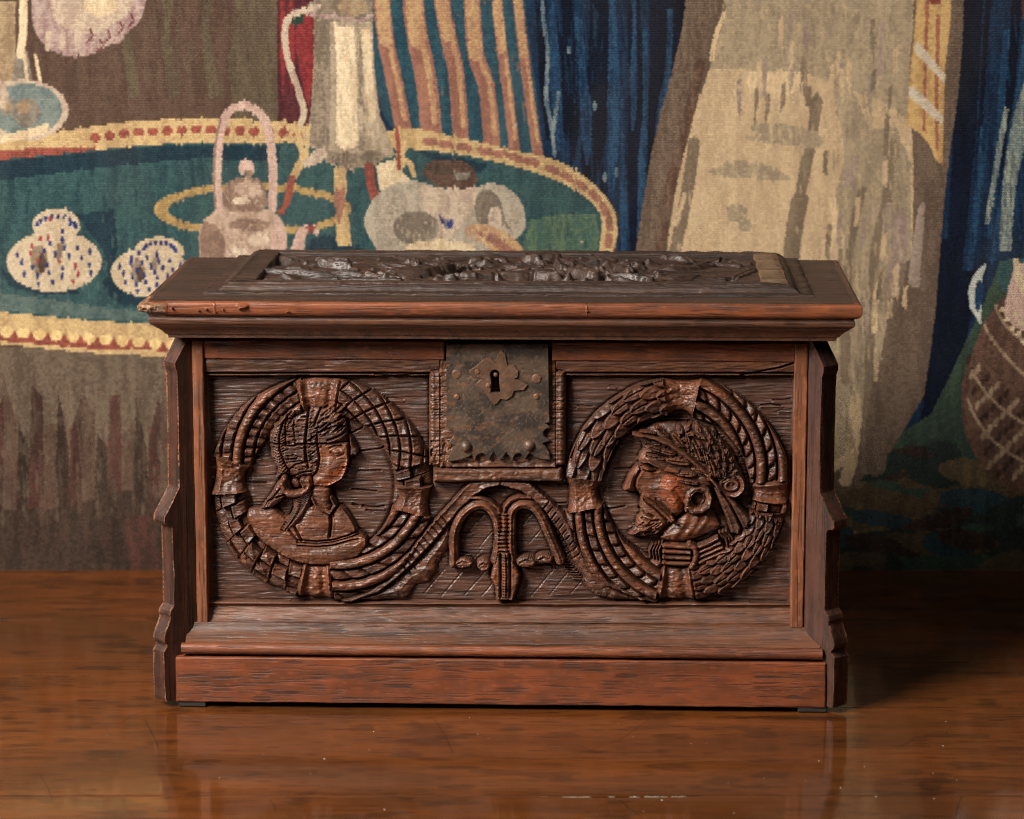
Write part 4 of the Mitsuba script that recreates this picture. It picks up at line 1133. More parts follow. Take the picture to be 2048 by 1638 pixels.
def sm(pts, n=6, closed=True):
    from scipy.interpolate import CubicSpline
    p = np.array(list(pts) + ([pts[0]] if closed else []), float)
    L = np.r_[0, np.cumsum(np.linalg.norm(np.diff(p, axis=0), axis=1) ** .5 + 1e-6)]
    cs = CubicSpline(L, p, bc_type='periodic' if closed else 'not-a-knot')
    return [tuple(q) for q in cs(np.linspace(0, L[-1], len(p) * n))]


cr = np.random.default_rng(77)
P2 = np.stack([GU, GW, GU * 0], -1)
# --- tooled ground: flat gouge strokes along the grain, splits
tool = np.clip(2.2 * nz(P2, 1 / 75, 4, 2) + .45, 0, 1)
RH += 2.4 * tool * nz(P2 * np.array([1 / 60, 1 / 10, 0]), 1, 1, 2) + 1.4 * nz(P2 * np.array([1 / 40, 1 / 3.0, 0]), 1, 2, 2) + 4.0 * nz(P2 * np.array([1 / 70, 1 / 50, 0]), 1, 3, 2)
for q in range(60):
    x, y = cr.uniform(480, 1560), cr.uniform(770, 1190)
    w = cr.uniform(12, 46)
    line([(x, y), (x + w * .5, y + cr.normal(0, 1)), (x + w, y + cr.normal(0, 2))], 1.3, -2.6 * cr.uniform(.5, 1.2))
    line([(x, y + 4), (x + w, y + 4)], 2.4, 1.6)
for pts in ([(498, 969), (530, 969)], [(715, 945), (760, 944)], [(703, 982), (752, 986)], [(690, 906), (712, 906), (760, 900), (780, 893)], [(480, 884), (545, 882)], [(700, 870), (724, 858)], [(1215, 1022), (1250, 1016)], [(1478, 912), (1490, 898), (1505, 886)], [(1475, 918), (1505, 914)], [(1480, 952), (1520, 954)]):
    line(pts, 1.5, -3.2)
for x, y in ((705, 1013), (725, 1016), (733, 1024)):
    line([(x, y), (x + 10, y + 3)], 2.6, -4)
# --- hatching below the arch
for x, y, l in ((846, 1192, 70), (882, 1196, 130), (928, 1194, 120), (962, 1196, 40), (1062, 1196, 120), (1100, 1192, 90), (1140, 1192, 80), (930, 1078, 66), (958, 1098, 50), (1058, 1090, 60), (1042, 1060, 40)):
    line([(x, y), (x + l * .31, y - l * .37 + cr.normal(0, 2)), (x + l * .62, y - l * .72)], cr.uniform(1.2, 1.7), -.75, 2, .5)

# --- the wreaths


def polar(cx, cy, rm, hw):
    s = win(cx - rm - hw - 12, cy - rm - hw - 12, cx + rm + hw + 12, cy + rm + hw + 12)
    dx, dy = GU[s] - cx, GW[s] - cy
    rho = np.hypot(dx, dy)
    ang = np.degrees(np.arctan2(dx, -dy)) % 360
    return s, rho, ang


def hash2(a, b):
    return np.modf(np.abs(np.sin(a * 12.9898 + b * 78.233) * 43758.5453))[0]


def lozenge(u, v, T):
    a = u / 38 - v * .62
    b = v * 1.5 + u / 58 + .2
    fa, fb = np.abs(np.modf(a + 50)[0] - .5), np.abs(np.modf(b + 50)[0] - .5)
    e = np.minimum((.5 - fa) * 38, (.5 - fb) * 26)
    hh = hash2(np.floor(a + 50), np.floor(b + 50))
    tilt = (np.modf(a + 50)[0] - .5) * 4.5 * (hh - .2) + (np.modf(b + 50)[0] - .5) * 3 * (hash2(np.floor(b + 50), np.floor(a + 50)) - .5)
    return T * .86 + 5.2 * np.clip(e / 5.5, 0, 1) ** .5 - 3.2 * (e < 1.1) + tilt


def twist(u, v, T, pitch=150, n=1.7, d=1, bead=22, flip=0, every=2):
    sc = v * n + d * u / pitch + 50
    k = np.floor(sc); f = sc - k
    r = np.sqrt(np.clip(1 - (2 * f - 1) ** 2, 0, 1))
    plain = T * .52 + 14.5 * r
    w = u / bead + .45 * (f - .5) + .3 * np.sin(k * 2.3) + 50
    fb = w - np.floor(w)
    rb = np.sqrt(np.clip(1 - (2 * fb / .9 - 1) ** 2, 0, 1)) * (fb < .9)
    brick = T * .56 + 3 * r + 8.0 * rb * (.35 + .65 * fb) * np.clip(np.minimum(f, 1 - f) / .22, 0, 1) ** .6
    brick += 2.6 * (hash2(np.floor(w), k) - .5)
    edge = np.minimum(f, 1 - f)
    odd = (k.astype(int) + flip) % every == 0
    g = np.where(odd, plain, brick)
    return g - 6.5 * np.exp(-(edge / .075) ** 2), odd


def scales(u, v, T, P=25, n=2.0, lift=9.5):
    best = T * .70
    row0 = np.floor(u / P)
    for o in (-1, 0):
        j = row0 + o
        t = (u - j * P) / (1.75 * P)
        c = v * n + .5 * (np.mod(j, 2)) + .15 * np.sin(j * 1.7) + 50
        k = np.floor(c); x = np.abs(c - k - .5) * 2
        hh = hash2(j, k)
        wid = np.sqrt(np.clip(1 - (np.clip(t - .42, 0, 1) / .56) ** 2, 0, 1)) * (.92 + .14 * hh)
        on = (t > 0) & (t < .98) & (x < wid)
        rim = np.clip((wid - x) / .25, 0, 1)
        g = T * .70 + lift * (.25 + .75 * t) * (.55 + .45 * rim ** .7) * (.8 + .4 * hh) - 2.6 * np.exp(-(x / .10) ** 2) * (hh > .5)
        best = np.where(on, np.maximum(best, g), best)
    return best


def cubes(u, v, T, P=33, n=1.4):
    a = u / P + .25 * v + 50
    b = v * n + .5 * np.mod(np.floor(a), 2) + 50
    fa, fb = np.modf(a)[0] - .5, np.modf(b)[0] - .5
    hh = hash2(np.floor(a), np.floor(b) + 3)
    e = np.minimum((.5 - np.abs(fa)) * P, (.5 - np.abs(fb)) * 25)
    pyr = np.where(hh > .68, 5.5 * (1 - 2 * np.maximum(np.abs(fa), np.abs(fb))), 0)
    return T * .74 + 9.5 * (np.mod(np.floor(a) + np.floor(b), 2) * .8 + .5 * hh - .3) * np.clip(e / 3, 0, 1) - 3.0 * (e < 1.2) + pyr + 4 * fa * (hh - .5)


def wreath(cx, cy, rm, hw, segs, part):
    s, rho, ang = polar(cx, cy, rm, hw)
    wob = 1.5 * np.sin(np.radians(ang * 5 + 40 * part)) + 3 * nz(P2[s], 1 / 40, 40 + part, 2)
    for a0, a1, fn, kw in segs:
        c = np.mod(ang - a0, 360)
        span = (a1 - a0) % 360
        on = c <= span
        hw_ = hw + kw.get('dw', 0) + wob
        v = (rho - rm - kw.get('dr', 0)) / hw_
        u = np.radians(c) * rm
        if kw.get('rev'):
            u = math.radians(span) * rm - u
        m = on & (np.abs(v) < 1)
        Tt = 20.5 * np.clip(1 - np.abs(v) ** 2.6, 0, 1) ** .5
        odd = None
        if fn == 'loz':
            g = lozenge(u, v, Tt)
        elif fn == 'twist':
            g, odd = twist(u, v, Tt, **{k: x for k, x in kw.items() if k in ('pitch', 'n', 'd', 'bead', 'flip', 'every')})
        elif fn == 'scale':
            g = scales(u, v, Tt, **{k: x for k, x in kw.items() if k in ('P', 'n', 'lift')})
        elif fn == 'cube':
            g = cubes(u, v, Tt, **{k: x for k, x in kw.items() if k in ('P', 'n')})
        elif fn == 'band':                             # a binding with two raised rims
            L = math.radians(span) * rm
            e = np.minimum(u, L - u)
            g = Tt * .88 + 4.8 * np.exp(-((e - 6) / 5) ** 2) - 2.5 * np.exp(-((e - 19) / 7) ** 2) + 1.6 * nz(P2[s] * np.array([1, 1, 0]), 1 / 9, 3, 2)
        elif fn == 'spool':                            # a waisted collar
            L = math.radians(span) * rm
            w = np.abs(2 * u / L - 1)
            wv = (rho - rm) / (hw * (.80 + .26 * w ** 2) + wob * .5)
            m = on & (np.abs(wv) < 1)
            fac = np.clip(1 - np.abs(wv) ** 2.2, 0, 1) ** .5
            g = (17 + 8 * w ** 2) * np.minimum(fac * 1.15, 1)
            g += 2.0 * nz(P2[s], 1 / 8, 12, 2)
        g = np.where(m, g + 1.4 * nz(P2[s] * np.array([.5, 1, 0]), 1 / 7, 60 + part, 2), 0)
        cur = RH[s]
        RH[s] = np.where(m, np.maximum(g, 2), cur)
        PART[s][m] = part
        TONE[s][m] = 1
        if odd is not None:
            TONE[s][m & odd & (g > Tt * .6 + 8)] = 2
        if fn in ('band', 'spool'):
            TONE[s][m] = 2


wreath(642, 976, 185, 35.5, [(8, 78, 'loz', {}), (76, 91, 'cube', dict(P=24, n=1.0)), (105, 173, 'twist', dict(pitch=105, n=1.9, bead=36, dw=6, dr=2, flip=0)), (191, 251, 'cube', {}), (250, 268, 'cube', dict(P=30, n=1.0)),
                           (286, 350, 'twist', dict(pitch=-74, n=1.75, bead=21, dw=3, every=3, flip=2)), (346.5, 371, 'band', {}), (89, 105, 'spool', {}), (173, 193, 'band', dict(dw=1)), (267, 287, 'spool', {})], 1)
wreath(1354, 979, 187, 36, [(277, 354, 'scale', dict(rev=1, P=30, n=1.25, lift=17)), (190, 259, 'twist', dict(pitch=-80, n=2.1, bead=28, dw=7, dr=3, rev=1)), (104, 172, 'scale', dict(P=23, n=1.75, lift=13)),
                            (12, 86, 'twist', dict(pitch=100, n=1.8, bead=30, dw=3, flip=1)), (353, 372, 'spool', {}), (258, 277, 'spool', {}), (170, 191, 'band', {}), (85, 99, 'band', {}), (98, 106, 'cube', dict(P=20))], 2)
# deep gap between wreath and field
for cx, cy, r in ((642, 976, 146), (1354, 979, 147)):
    s, rho, ang = polar(cx, cy, 186, 40)
    m = (np.abs(rho - r) < 9) & (PART[s] == 0)
    RH[s] -= np.where(m, 2.5 * np.exp(-((rho - r) / 5) ** 2), 0)

# --- the woman's bust in the left wreath
z = zp(480, 790, 4.817)
B = 3
blob(sm(z((40, 1130), (110, 1090), (200, 1085), (330, 1088), (440, 1170), (560, 1150), (640, 1090), (720, 1060), (860, 1130), (960, 1075), (1060, 1170), (1130, 1300), (1215, 1370), (1200, 1480), (1110, 1560), (900, 1625), (560, 1605), (300, 1480), (130, 1340), (60, 1240))), 17, 26, 2, B, 2)
blob(sm(z((620, 1110), (700, 1070), (800, 1100), (868, 1160), (885, 1230), (862, 1350), (740, 1390), (600, 1390), (545, 1290))), 7, 26, 14, B, 2, 'max')
blob(sm(z((885, 1200), (960, 1080), (1050, 1160), (1115, 1290), (1080, 1330), (890, 1365))), 7, 22, 13, B, 2)
line(z((872, 1130), (882, 1230), (866, 1360)), 2.6, -8)
blob(sm(z((560, 1430), (740, 1450), (900, 1430), (1100, 1360), (1215, 1380), (1195, 1480), (1110, 1560), (900, 1622), (560, 1605), (330, 1490), (180, 1370), (130, 1280), (300, 1330), (430, 1380))), 8, 26, 14, B, 2)
for o, w in ((0, -5.5), (22, -3.5), (52, -3.5)):
    line(z((560, 1395 + o), (740, 1405 + o), (900, 1390 + o), (1040, 1350 + o), (1140, 1310 + o * 1.4)), 1.5, w)
line(z((470, 1290), (560, 1400), (600, 1400)), 1.6, -4)
line(z((530, 1270), (600, 1395)), 1.8, -5)
line(z((330, 1090), (400, 1150), (440, 1185)), 1.8, -4.5)
blob(sm(z((690, 870), (860, 880), (872, 1000), (874, 1140), (780, 1120), (690, 1040))), 15, 16, 4, B, 2)
rope(z((700, 990), (740, 1060), (800, 1105), (868, 1128)), 3.6, 8, 14, 0, B)
rope(z((880, 985), (915, 1060), (874, 1130)), 4.2, 8, 10, .3, B)
# head
head = z((600, 112), (700, 92), (810, 92), (905, 105), (985, 145), (1018, 210), (1028, 300), (1036, 400), (1050, 560), (1042, 650), (1022, 730), (985, 800), (900, 850), (820, 885), (700, 868), (690, 800), (560, 806), (460, 775), (345, 806), (362, 730), (312, 630), (288, 490), (278, 380), (318, 262), (400, 180), (500, 135))
blob(sm(head, 4), 19, 34, 3, B, 1)
face = z((880, 470), (1040, 460), (1050, 560), (1042, 650), (1022, 730), (985, 800), (900, 850), (820, 885), (704, 868), (700, 790), (756, 710), (775, 600), (756, 480))
s, m, d = blob(face, 8.5, 26, 14.5, B, 2)
TONE[s][m & (GU[s] * .75 + GW[s] > 1440 + 14 * nz(P2[s], 1 / 9, 90, 3)) & (d > 1)] = 3
blob(sm(z((800, 600), (930, 590), (1000, 660), (960, 770), (850, 820), (760, 760))), 3.5, 24, 0, B, None, 'add')
blob(z((1052, 380), (1085, 420), (1110, 470), (1142, 540), (1128, 578), (1052, 592)), 12, 8, 4, B, 1)
line(z((1050, 380), (1052, 590)), 2.0, -5)
for a in (z((870, 500), (920, 480), (990, 490)), z((880, 545), (930, 590), (1000, 560)), z((840, 470), (940, 440), (1030, 430))):
    line(a, 2.0, -2.2)
blob(z(*ell(935, 535, 40, 26)), 2.4, 6, 0, None, None, 'add')
line(z((1000, 690), (1030, 690)), 2.0, -2.5)
line(z((850, 430), (980, 380), (1028, 360)), 2, -4); line(z((820, 330), (920, 290), (1010, 300)), 2, -3)
# hair: bands, plaits and fine strands
for pts, w, d in ((((640, 640), (632, 450), (650, 300), (665, 130)), 2.0, -5.5), (((630, 455), (720, 390), (800, 330), (870, 270)), 2.0, -5), (((780, 125), (745, 210), (722, 280)), 1.8, -5), (((745, 390), (752, 480), (772, 600), (752, 715), (700, 790)), 1.8, -5),
                  (((640, 560), (655, 640), (660, 700)), 1.6, -4), (((500, 150), (415, 270), (382, 400), (385, 520), (430, 640), (480, 740)), 1.6, -5), (((460, 180), (440, 300), (448, 470)), 1.3, -3.5), (((540, 150), (520, 300), (540, 470)), 1.2, -2.5),
                  (((470, 720), (540, 660), (640, 640)), 1.5, -3.5), (((500, 790), (600, 740), (700, 730)), 1.6, -3)):
    line(z(*pts), w, d)
for q in range(22):
    t = q / 21
    x0, y0 = 470 - 150 * math.sin(t * 2.6) - 10, 170 + 600 * t
    line(z((x0 + 120 - 60 * abs(t - .5), y0 - 10), (x0 + 60, y0 + 26), (x0 + 10, y0 + 10)), 1.1, -2.6)
for q in range(46):
    x, y = cr.uniform(400, 640), cr.uniform(170, 720)
    line(z((x, y), (x + cr.uniform(30, 70), y + cr.normal(0, 6))), 1.1, -2.4)
for q in range(50):
    x, y = cr.uniform(650, 760), cr.uniform(130, 760)
    line(z((x, y), (x + 26, y - 14)), 1.2, 2.0 * cr.choice([-1, 1]))
for q in range(40):
    x, y = cr.uniform(760, 1000), cr.uniform(120, 400)
    line(z((x, y), (x + 50, y - 40)), 2.0, 2.4 * cr.choice([-1, 1]))
line(z((285, 466), (400, 466), (420, 480), (520, 482), (560, 466), (640, 466), (860, 458), (1040, 450)), 1.5, -6.5, 2)
# coil over the ear, tails of the plait
blob(sm(z((425, 800), (500, 880), (460, 950), (330, 1070), (205, 1095), (265, 1005), (330, 900))), 13, 10, 4, B, 1)
blob(sm(z((520, 960), (690, 905), (695, 1010), (650, 1140), (545, 1265), (385, 1335), (455, 1200), (515, 1060))), 16, 13, 6, B, 1)
for q in range(16):
    t = q / 15
    x, y = 600 - 170 * t ** 1.4, 970 + 320 * t
    line(z((x - 60 * (1 - .5 * t), y - 4), (x, y + 20), (x + 70 * (1 - .6 * t), y - 16)), 1.1, -2.4)
for q in range(6):
    line(z((420 - q * 28, 870 + q * 34), (330 - q * 10, 960 + q * 20), (270 - q * 6, 1020 + q * 10)), 1.0, -2.0)
line(z((270, 1020), (350, 985), (450, 955)), 1.4, -4); line(z((330, 1075), (400, 1030), (465, 960)), 1.4, -3)
rope(z((430, 800), (412, 850), (432, 910), (480, 945), (535, 955), (600, 945), (650, 905), (672, 850), (662, 815)), 7.2, 13, 12, 0, B, 2)
blob(z(*ell(525, 862, 48, 50)), 5, 9, 4, B, 1, 'set')
blob(sm(z((585, 800), (640, 790), (690, 820), (690, 880), (640, 900), (600, 870))), 8, 9, 16, B, 2)

# --- the man's bust in the right wreath
z = zp(1200, 820, 5.119)
B = 4
blob(sm(z((610, 1300), (740, 1140), (900, 1030), (1080, 1000), (1180, 1080), (1225, 1200), (1100, 1270), (900, 1350), (660, 1350))), 12, 24, 2, B, 2)
for q, (x, y) in enumerate(((760, 1300), (880, 1290), (1000, 1240))):
    line(z((x, y), (x + 90, y - 110), (x + 120, y - 200)), 6, 1.6)
skull = sm(z((350, 215), (450, 188), (600, 132), (750, 124), (900, 132), (1050, 165), (1200, 262), (1320, 372), (1395, 520), (1450, 640), (1468, 740), (1425, 842), (1350, 872), (1250, 828), (1180, 790), (1120, 900), (1060, 1010), (940, 1045), (700, 900), (500, 700), (400, 470), (440, 400), (428, 330), (400, 275)), 4)
blob(skull, 19, 34, 3, B, 1)
face = z((392, 500), (402, 540), (372, 565), (300, 640), (262, 735), (232, 800), (245, 828), (345, 835), (392, 852), (412, 900), (402, 985), (420, 1050), (375, 1115), (362, 1190), (285, 1268), (330, 1292), (450, 1302), (590, 1272), (712, 1170), (860, 1045), (890, 900), (870, 720), (820, 620), (620, 540), (440, 410))
blob(face, 18, 22, 3, B, 2)
blob(sm(z((560, 700), (700, 640), (860, 690), (880, 860), (850, 1010), (720, 1010), (560, 880), (470, 790))), 7.5, 40, 0, B, None, 'add')
s, m, d = blob(sm(z((620, 690), (700, 645), (800, 655), (866, 690), (860, 850), (850, 1005), (760, 1000), (660, 900), (600, 790))), 0.01, 5, 0, None, None, 'add')
TONE[s][m & (d > 2 + 5 * nz(P2[s], 1 / 5, 91, 2))] = 3
line(z((395, 515), (500, 520), (590, 560), (660, 600), (800, 620)), 3.0, 6.5)          # brow
line(z((400, 548), (500, 548), (600, 600)), 2.2, -6)
blob(z(*ell(485, 592, 58, 27, 14)), 5, 7, 0, None, None, 'add')
for a in (z((405, 575), (470, 560), (540, 590), (580, 612)), z((410, 590), (480, 622), (580, 618))):
    line(a, 1.2, -4)
blob(z(*ell(488, 592, 17, 13)), 2.5, 3, 0, None, None, 'add')
line(z((410, 620), (365, 700), (352, 780), (385, 845)), 2.6, -7)                         # beside the nose
blob(sm(z((330, 640), (362, 620), (340, 740), (350, 800), (330, 835), (250, 820), (262, 760))), 5, 9, 0, None, None, 'add')
line(z((400, 870), (470, 900)), 2, -5)
for o in (0, 1):
    rope(z((440 + 60 * o, 880 - 12 * o), (560 + 40 * o, 960 - 30 * o), (690 + 30 * o, 1080 - 30 * o), (745 + 10 * o, 1140 - 20 * o)), 4.6, 7, 19, .3, B, 2)
line(z((570, 900), (680, 1000), (770, 1100)), 1.5, -5); line(z((450, 920), (570, 1010), (690, 1130)), 1.4, -4.5)
line(z((405, 1010), (460, 1050), (540, 1085)), 2.2, -7); blob(z(*ell(480, 1032, 50, 14, 30)), 4, 5, 0, None, None, 'add')
line(z((430, 1100), (520, 1130), (600, 1120)), 2, -4)
for q in range(22):
    x, y = cr.uniform(360, 640), cr.uniform(1120, 1260)
    line(z((x, y), (x - 40, y + 26), (x - 80, y + 36)), 1.3, 2.2 * cr.choice([-1, 1]))
line(z((720, 1160), (860, 1055), (960, 1040)), 2.4, -8)
# ear
rope(z((905, 990), (890, 930), (905, 850), (960, 800), (1030, 785), (1095, 820), (1118, 890), (1100, 970), (1040, 1020), (950, 1028), (905, 990)), 6.5, 8, 16, 0, B, 2)
blob(z(*ell(1000, 905, 66, 76)), 3, 10, 10, B, 1, 'set')
rope(z((1055, 850), (1070, 910), (1030, 975)), 4, 7, 8, .4, B)
for x, y in ((912, 868), (900, 915), (893, 960), (885, 1005)):
    blob(z(*ell(x, y, 22, 24)), 7, 5, 18, B, 2)
# locks of hair
locks = []
for q in range(700):
    a, r = cr.uniform(-.3, 1.5), cr.uniform(.34, .95)
    x, y = 930 + 500 * r * math.sin(a), 690 - 560 * r * math.cos(a)
    if all(math.hypot(x - u, y - v) > 58 for u, v in locks):
        locks.append((x, y))
        th_ = math.degrees(a) + cr.normal(20, 28)
        blob(z(*ell(x, y, cr.uniform(44, 60), cr.uniform(25, 32), th_, 18)), 7.5, 5, 0, None, None, 'add')
        c, s_ = math.cos(math.radians(th_)), math.sin(math.radians(th_))
        line(z((x - 26 * c - 4 * s_, y - 26 * s_ + 4 * c), (x + 3 * s_, y - 3 * c), (x + 26 * c - 4 * s_, y + 26 * s_ + 4 * c)), 1.2, -3.2)
for k, (rx_, ry_) in enumerate(((112, 100), (62, 44))):
    rope(z(*ell(1345, 762, rx_, ry_, -8)), 5.5, 7, 16, 0, B, 1)
for x0, y0, x1, y1 in ((1215, 700, 1330, 660), (1240, 740, 1420, 690), (1260, 650, 1400, 610)):
    rope(z((x0, y0), ((x0 + x1) / 2, (y0 + y1) / 2 - 14), (x1, y1)), 4, 6, 17, .3, B)
for q in range(26):
    x, y = cr.uniform(440, 800), cr.uniform(330, 480)
    line(z((x, y), (x + 50, y + 12), (x + 100, y + cr.uniform(0, 30))), 1.5, 2.6 * cr.choice([-1, 1]))
# laurel
rope(z((345, 226), (450, 246), (560, 272), (720, 342), (870, 442), (1000, 552), (1100, 650), (1180, 740), (1225, 800)), 5.0, 8.5, 22, .35, B, 2)
for x, y, a, l, w in ((800, 295, 50, 95, 38), (985, 405, 68, 120, 38), (800, 515, 8, 130, 34), (690, 420, 14, 100, 26), (645, 215, 40, 90, 26), (900, 300, 74, 80, 26), (875, 645, 4, 120, 22), (1145, 590, 72, 110, 34), (490, 220, 10, 90, 18), (900, 720, 10, 120, 24), (1010, 610, 20, 90, 20), (560, 380, 20, 80, 26), (1090, 480, 75, 80, 24)):
    blob(z(*ell(x, y, l, w, a, 20)), 6.0, 5, 22.5, B, 2)
    c, s_ = math.cos(math.radians(a)), math.sin(math.radians(a))
    line(z((x - l * c, y - l * s_), (x + l * c, y + l * s_)), 1.1, -2.4)
# ribbon ends
blob(z((1160, 790), (1235, 800), (1330, 920), (1450, 1190), (1430, 1275), (1340, 1255), (1285, 1090)), 15, 7, 4, B, 1)
blob(z((1215, 800), (1330, 870), (1440, 990), (1545, 1110), (1520, 1205), (1460, 1205), (1350, 1010)), 17, 7, 6, B, 1)
line(z((1235, 820), (1340, 960), (1455, 1200)), 1.6, -6)
# collar
for y in range(4):
    rope(z((655, 1385 + 58 * y), (780, 1392 + 58 * y), (915, 1400 + 56 * y)), 5.2, 9, 10, .1, B, 2)
    rope(z((1015, 1400 + 52 * y), (1120, 1360 + 50 * y), (1200 + 22 * y, 1310 + 46 * y)), 5.0, 9, 10, .1, B, 2)
rope(z((920, 1375), (975, 1410), (990, 1480), (965, 1560), (935, 1600)), 6.5, 9, 13, 0, B, 2)
for k in range(4):
    rope(z((640 - 32 * k, 1350 + 8 * k), (600 - 30 * k, 1440), (625 - 34 * k, 1590 - 14 * k)), 2.6, 9 - k, 4, 0, B, 1)
    if k < 3:
        rope(z((1225 + 34 * k, 1250 - 6 * k), (1290 + 32 * k, 1310), (1310 + 22 * k, 1410 + 4 * k)), 3.0, 11 - k, 5, 0, B, 1)

# --- arch and scrolls between the wreaths
z = zp(780, 920, 4.267)
B = 5
blob(z((500, 540), (530, 640), (515, 720), (470, 800), (405, 890), (395, 960), (355, 1000), (330, 1050), (230, 1068), (190, 1110), (175, 1150), (120, 1192), (-100, 1205), (-340, 1206), (-340, 1190), (0, 1070), (200, 880), (390, 680)), 13, 34, 1, B, 1)
blob(z((1250, 345), (1400, 540), (1500, 700), (1560, 860), (1650, 1000), (1640, 1040), (1690, 1110), (1760, 1165), (1900, 1195), (2260, 1205), (2048, 1160), (1900, 1080), (1750, 930), (1600, 760), (1480, 560), (1380, 400)), 13, 22, 1, B, 1)
for q in range(9):
    x, y = 1480 + q * 18, 850 + q * 22
    line(z((x - 60, y), (x + 30, y + 4)), 1.5, 3.4)
left = z((690, 180), (620, 250), (560, 320), (440, 450), (330, 570), (180, 750), (0, 1000), (-200, 1130), (-420, 1200), (-330, 1210), (-100, 1130), (60, 1010), (200, 880), (390, 680), (500, 540), (600, 420), (720, 310), (820, 240), (940, 215), (960, 175))
blob(left, 8, 5, 8, B, 1)
right = z((940, 175), (1190, 195), (1350, 330), (1480, 450), (1540, 560), (1580, 700), (1700, 880), (1900, 1060), (2200, 1190), (2150, 1200), (1860, 1080), (1640, 900), (1540, 760), (1440, 600), (1330, 450), (1230, 350), (1120, 265), (1000, 230), (940, 215))
blob(right, 8, 5, 8, B, 1)
for k in range(10):
    t = k / 9
    line(z((430 - 330 * t, 470 + 420 * t), (510 - 330 * t, 560 + 420 * t)), 1.2, -3)
    line(z((1360 + 260 * t, 350 + 440 * t), (1290 + 260 * t, 440 + 420 * t)), 1.2, -3)
blob(z((700, 310), (800, 260), (900, 250), (1000, 255), (1100, 275), (1160, 320), (1080, 350), (1010, 390), (985, 450), (940, 450), (910, 380), (850, 320), (760, 300)), -9, 8, 8, B, 1, 'set')
for pts in (((690, 320), (770, 325), (860, 370), (920, 420), (945, 480)), ((1200, 320), (1100, 320), (1030, 350), (985, 400), (975, 450))):
    rope(z(*pts), 5, 7, 9, .3, B, 2)
hl = z((545, 880), (545, 760), (548, 640), (590, 510), (680, 410), (780, 378), (860, 420), (915, 520), (930, 640), (925, 740), (900, 860))
hr = z((1050, 850), (1030, 740), (1030, 560), (1042, 440), (1090, 385), (1150, 375), (1225, 400), (1300, 500), (1350, 610), (1405, 740), (1450, 850))
for h_, inner_ in ((hl, z((590, 800), (588, 640), (630, 530), (700, 470), (780, 455), (842, 510), (868, 610), (852, 740), (820, 840))), (hr, z((1110, 830), (1078, 640), (1080, 480), (1150, 430), (1230, 480), (1300, 580), (1345, 700), (1350, 820)))):
    rope(sm(h_, 4, False), 10, 11, 9, 0, B, 1)
    rope(sm(h_, 4, False), 4.5, 6, 16, 0, B, 2)
for x, y, w, hgt in ((622, 874, 84, 46), (800, 888, 62, 54), (1160, 864, 94, 50), (1318, 836, 78, 44)):
    blob(z(*ell(x, y, w, hgt)), 13, 9, 8, B, 2)
    line(z((x - w * .5, y + 4), (x, y - hgt * .35), (x + w * .5, y + 2)), 1.6, -2.0)
drop = z((948, 450), (1005, 450), (1012, 560), (1000, 680), (1020, 760), (1060, 850), (1112, 975), (1092, 1080), (1055, 1190), (908, 1192), (898, 1080), (858, 1000), (888, 850), (900, 740), (900, 680), (945, 560))
blob(drop, 14, 9, 8, B, 2)
for x0 in (945, 1025):
    line(z((x0, 800), (x0 + 2, 1000), (x0, 1160)), 2.4, -6)
rope(z((980, 800), (985, 980), (982, 1150)), 3.4, 7, 18, .3, B, 2)
for y in range(470, 800, 34):
    line(z((930, y), (1020, y + 3)), 1.4, -3.4)
for y in range(830, 1180, 24):
    line(z((968, y), (1000, y)), 1.0, -2)

# --- panel mouldings and the frame round the lock
s, m, d = blob([(400, 700), (1600, 700), (1600, 751), (1500, 752), (1400, 750), (1200, 753), (1000, 751), (800, 752), (600, 750), (500, 753), (400, 751)], 0, 5)
yy = GW[s]
RH[s] = np.where(m, 7 + 13 * np.sqrt(np.clip(1 - ((yy - 722) / 30) ** 2, 0, 1)) - 6 * np.exp(-((yy - 746) / 2.0) ** 2) + 3 * nz(P2[s] * np.array([.2, 1, 0]), 1 / 8, 14, 2), RH[s]); TONE[s][m] = 10; PART[s][m] = 0
line([(1480, 751), (1530, 740), (1560, 734), (1590, 724)], 1.6, -6); line([(750, 748), (790, 752), (850, 746)], 1.5, -5)
s, m, d = blob([(400, 1204), (1600, 1207), (1600, 1260), (400, 1260)], 0, 5)
yy = GW[s] - (GU[s] - 1000) * .003
RH[s] = np.where(m, 4 + 8 * np.clip((yy - 1205) / 4, 0, 1) ** .6 - 5 * np.exp(-((yy - 1216) / 7) ** 2) + 8.5 * np.clip((yy - 1226) / 16, 0, 1) ** 1.4 + 2.4 * nz(P2[s] * np.array([.1, 1, 0]), 1 / 7, 15, 2), RH[s]); TONE[s][m] = 10; PART[s][m] = 0
B = 6
blob([(858, 738), (892, 738), (892, 934), (872, 936), (858, 930)], 17, 12, 4, B, 10)
blob([(1102, 736), (1132, 740), (1130, 930), (1102, 936)], 17, 12, 4, B, 10)
blob([(866, 934), (1124, 934), (1126, 962), (866, 964)], 16, 10, 6, B, 10)
blob([(880, 700), (1112, 700), (1112, 934), (880, 934)], 6, 3, 14.2, B, 10, 'set')
blob([(974, 732), (1008, 732), (1008, 794), (974, 794)], 1, 3, 6, B, 10, 'set')
for q in range(18):
    y = cr.uniform(745, 930)
    for x in (862, 1106):
        line([(x, y), (x + 12, y + cr.normal(0, 1)), (x + 24, y + cr.normal(0, 1))], 1.0, -.9)
s, m, d = blob([(862, 880), (905, 880), (905, 935), (862, 935)], 0, 3, 0, None, None, 'add')
RH[s] -= np.where(m, 9 * np.clip(meshkit.fbm(P2[s] / 9, 3, 8) - .35, 0, 1), 0)
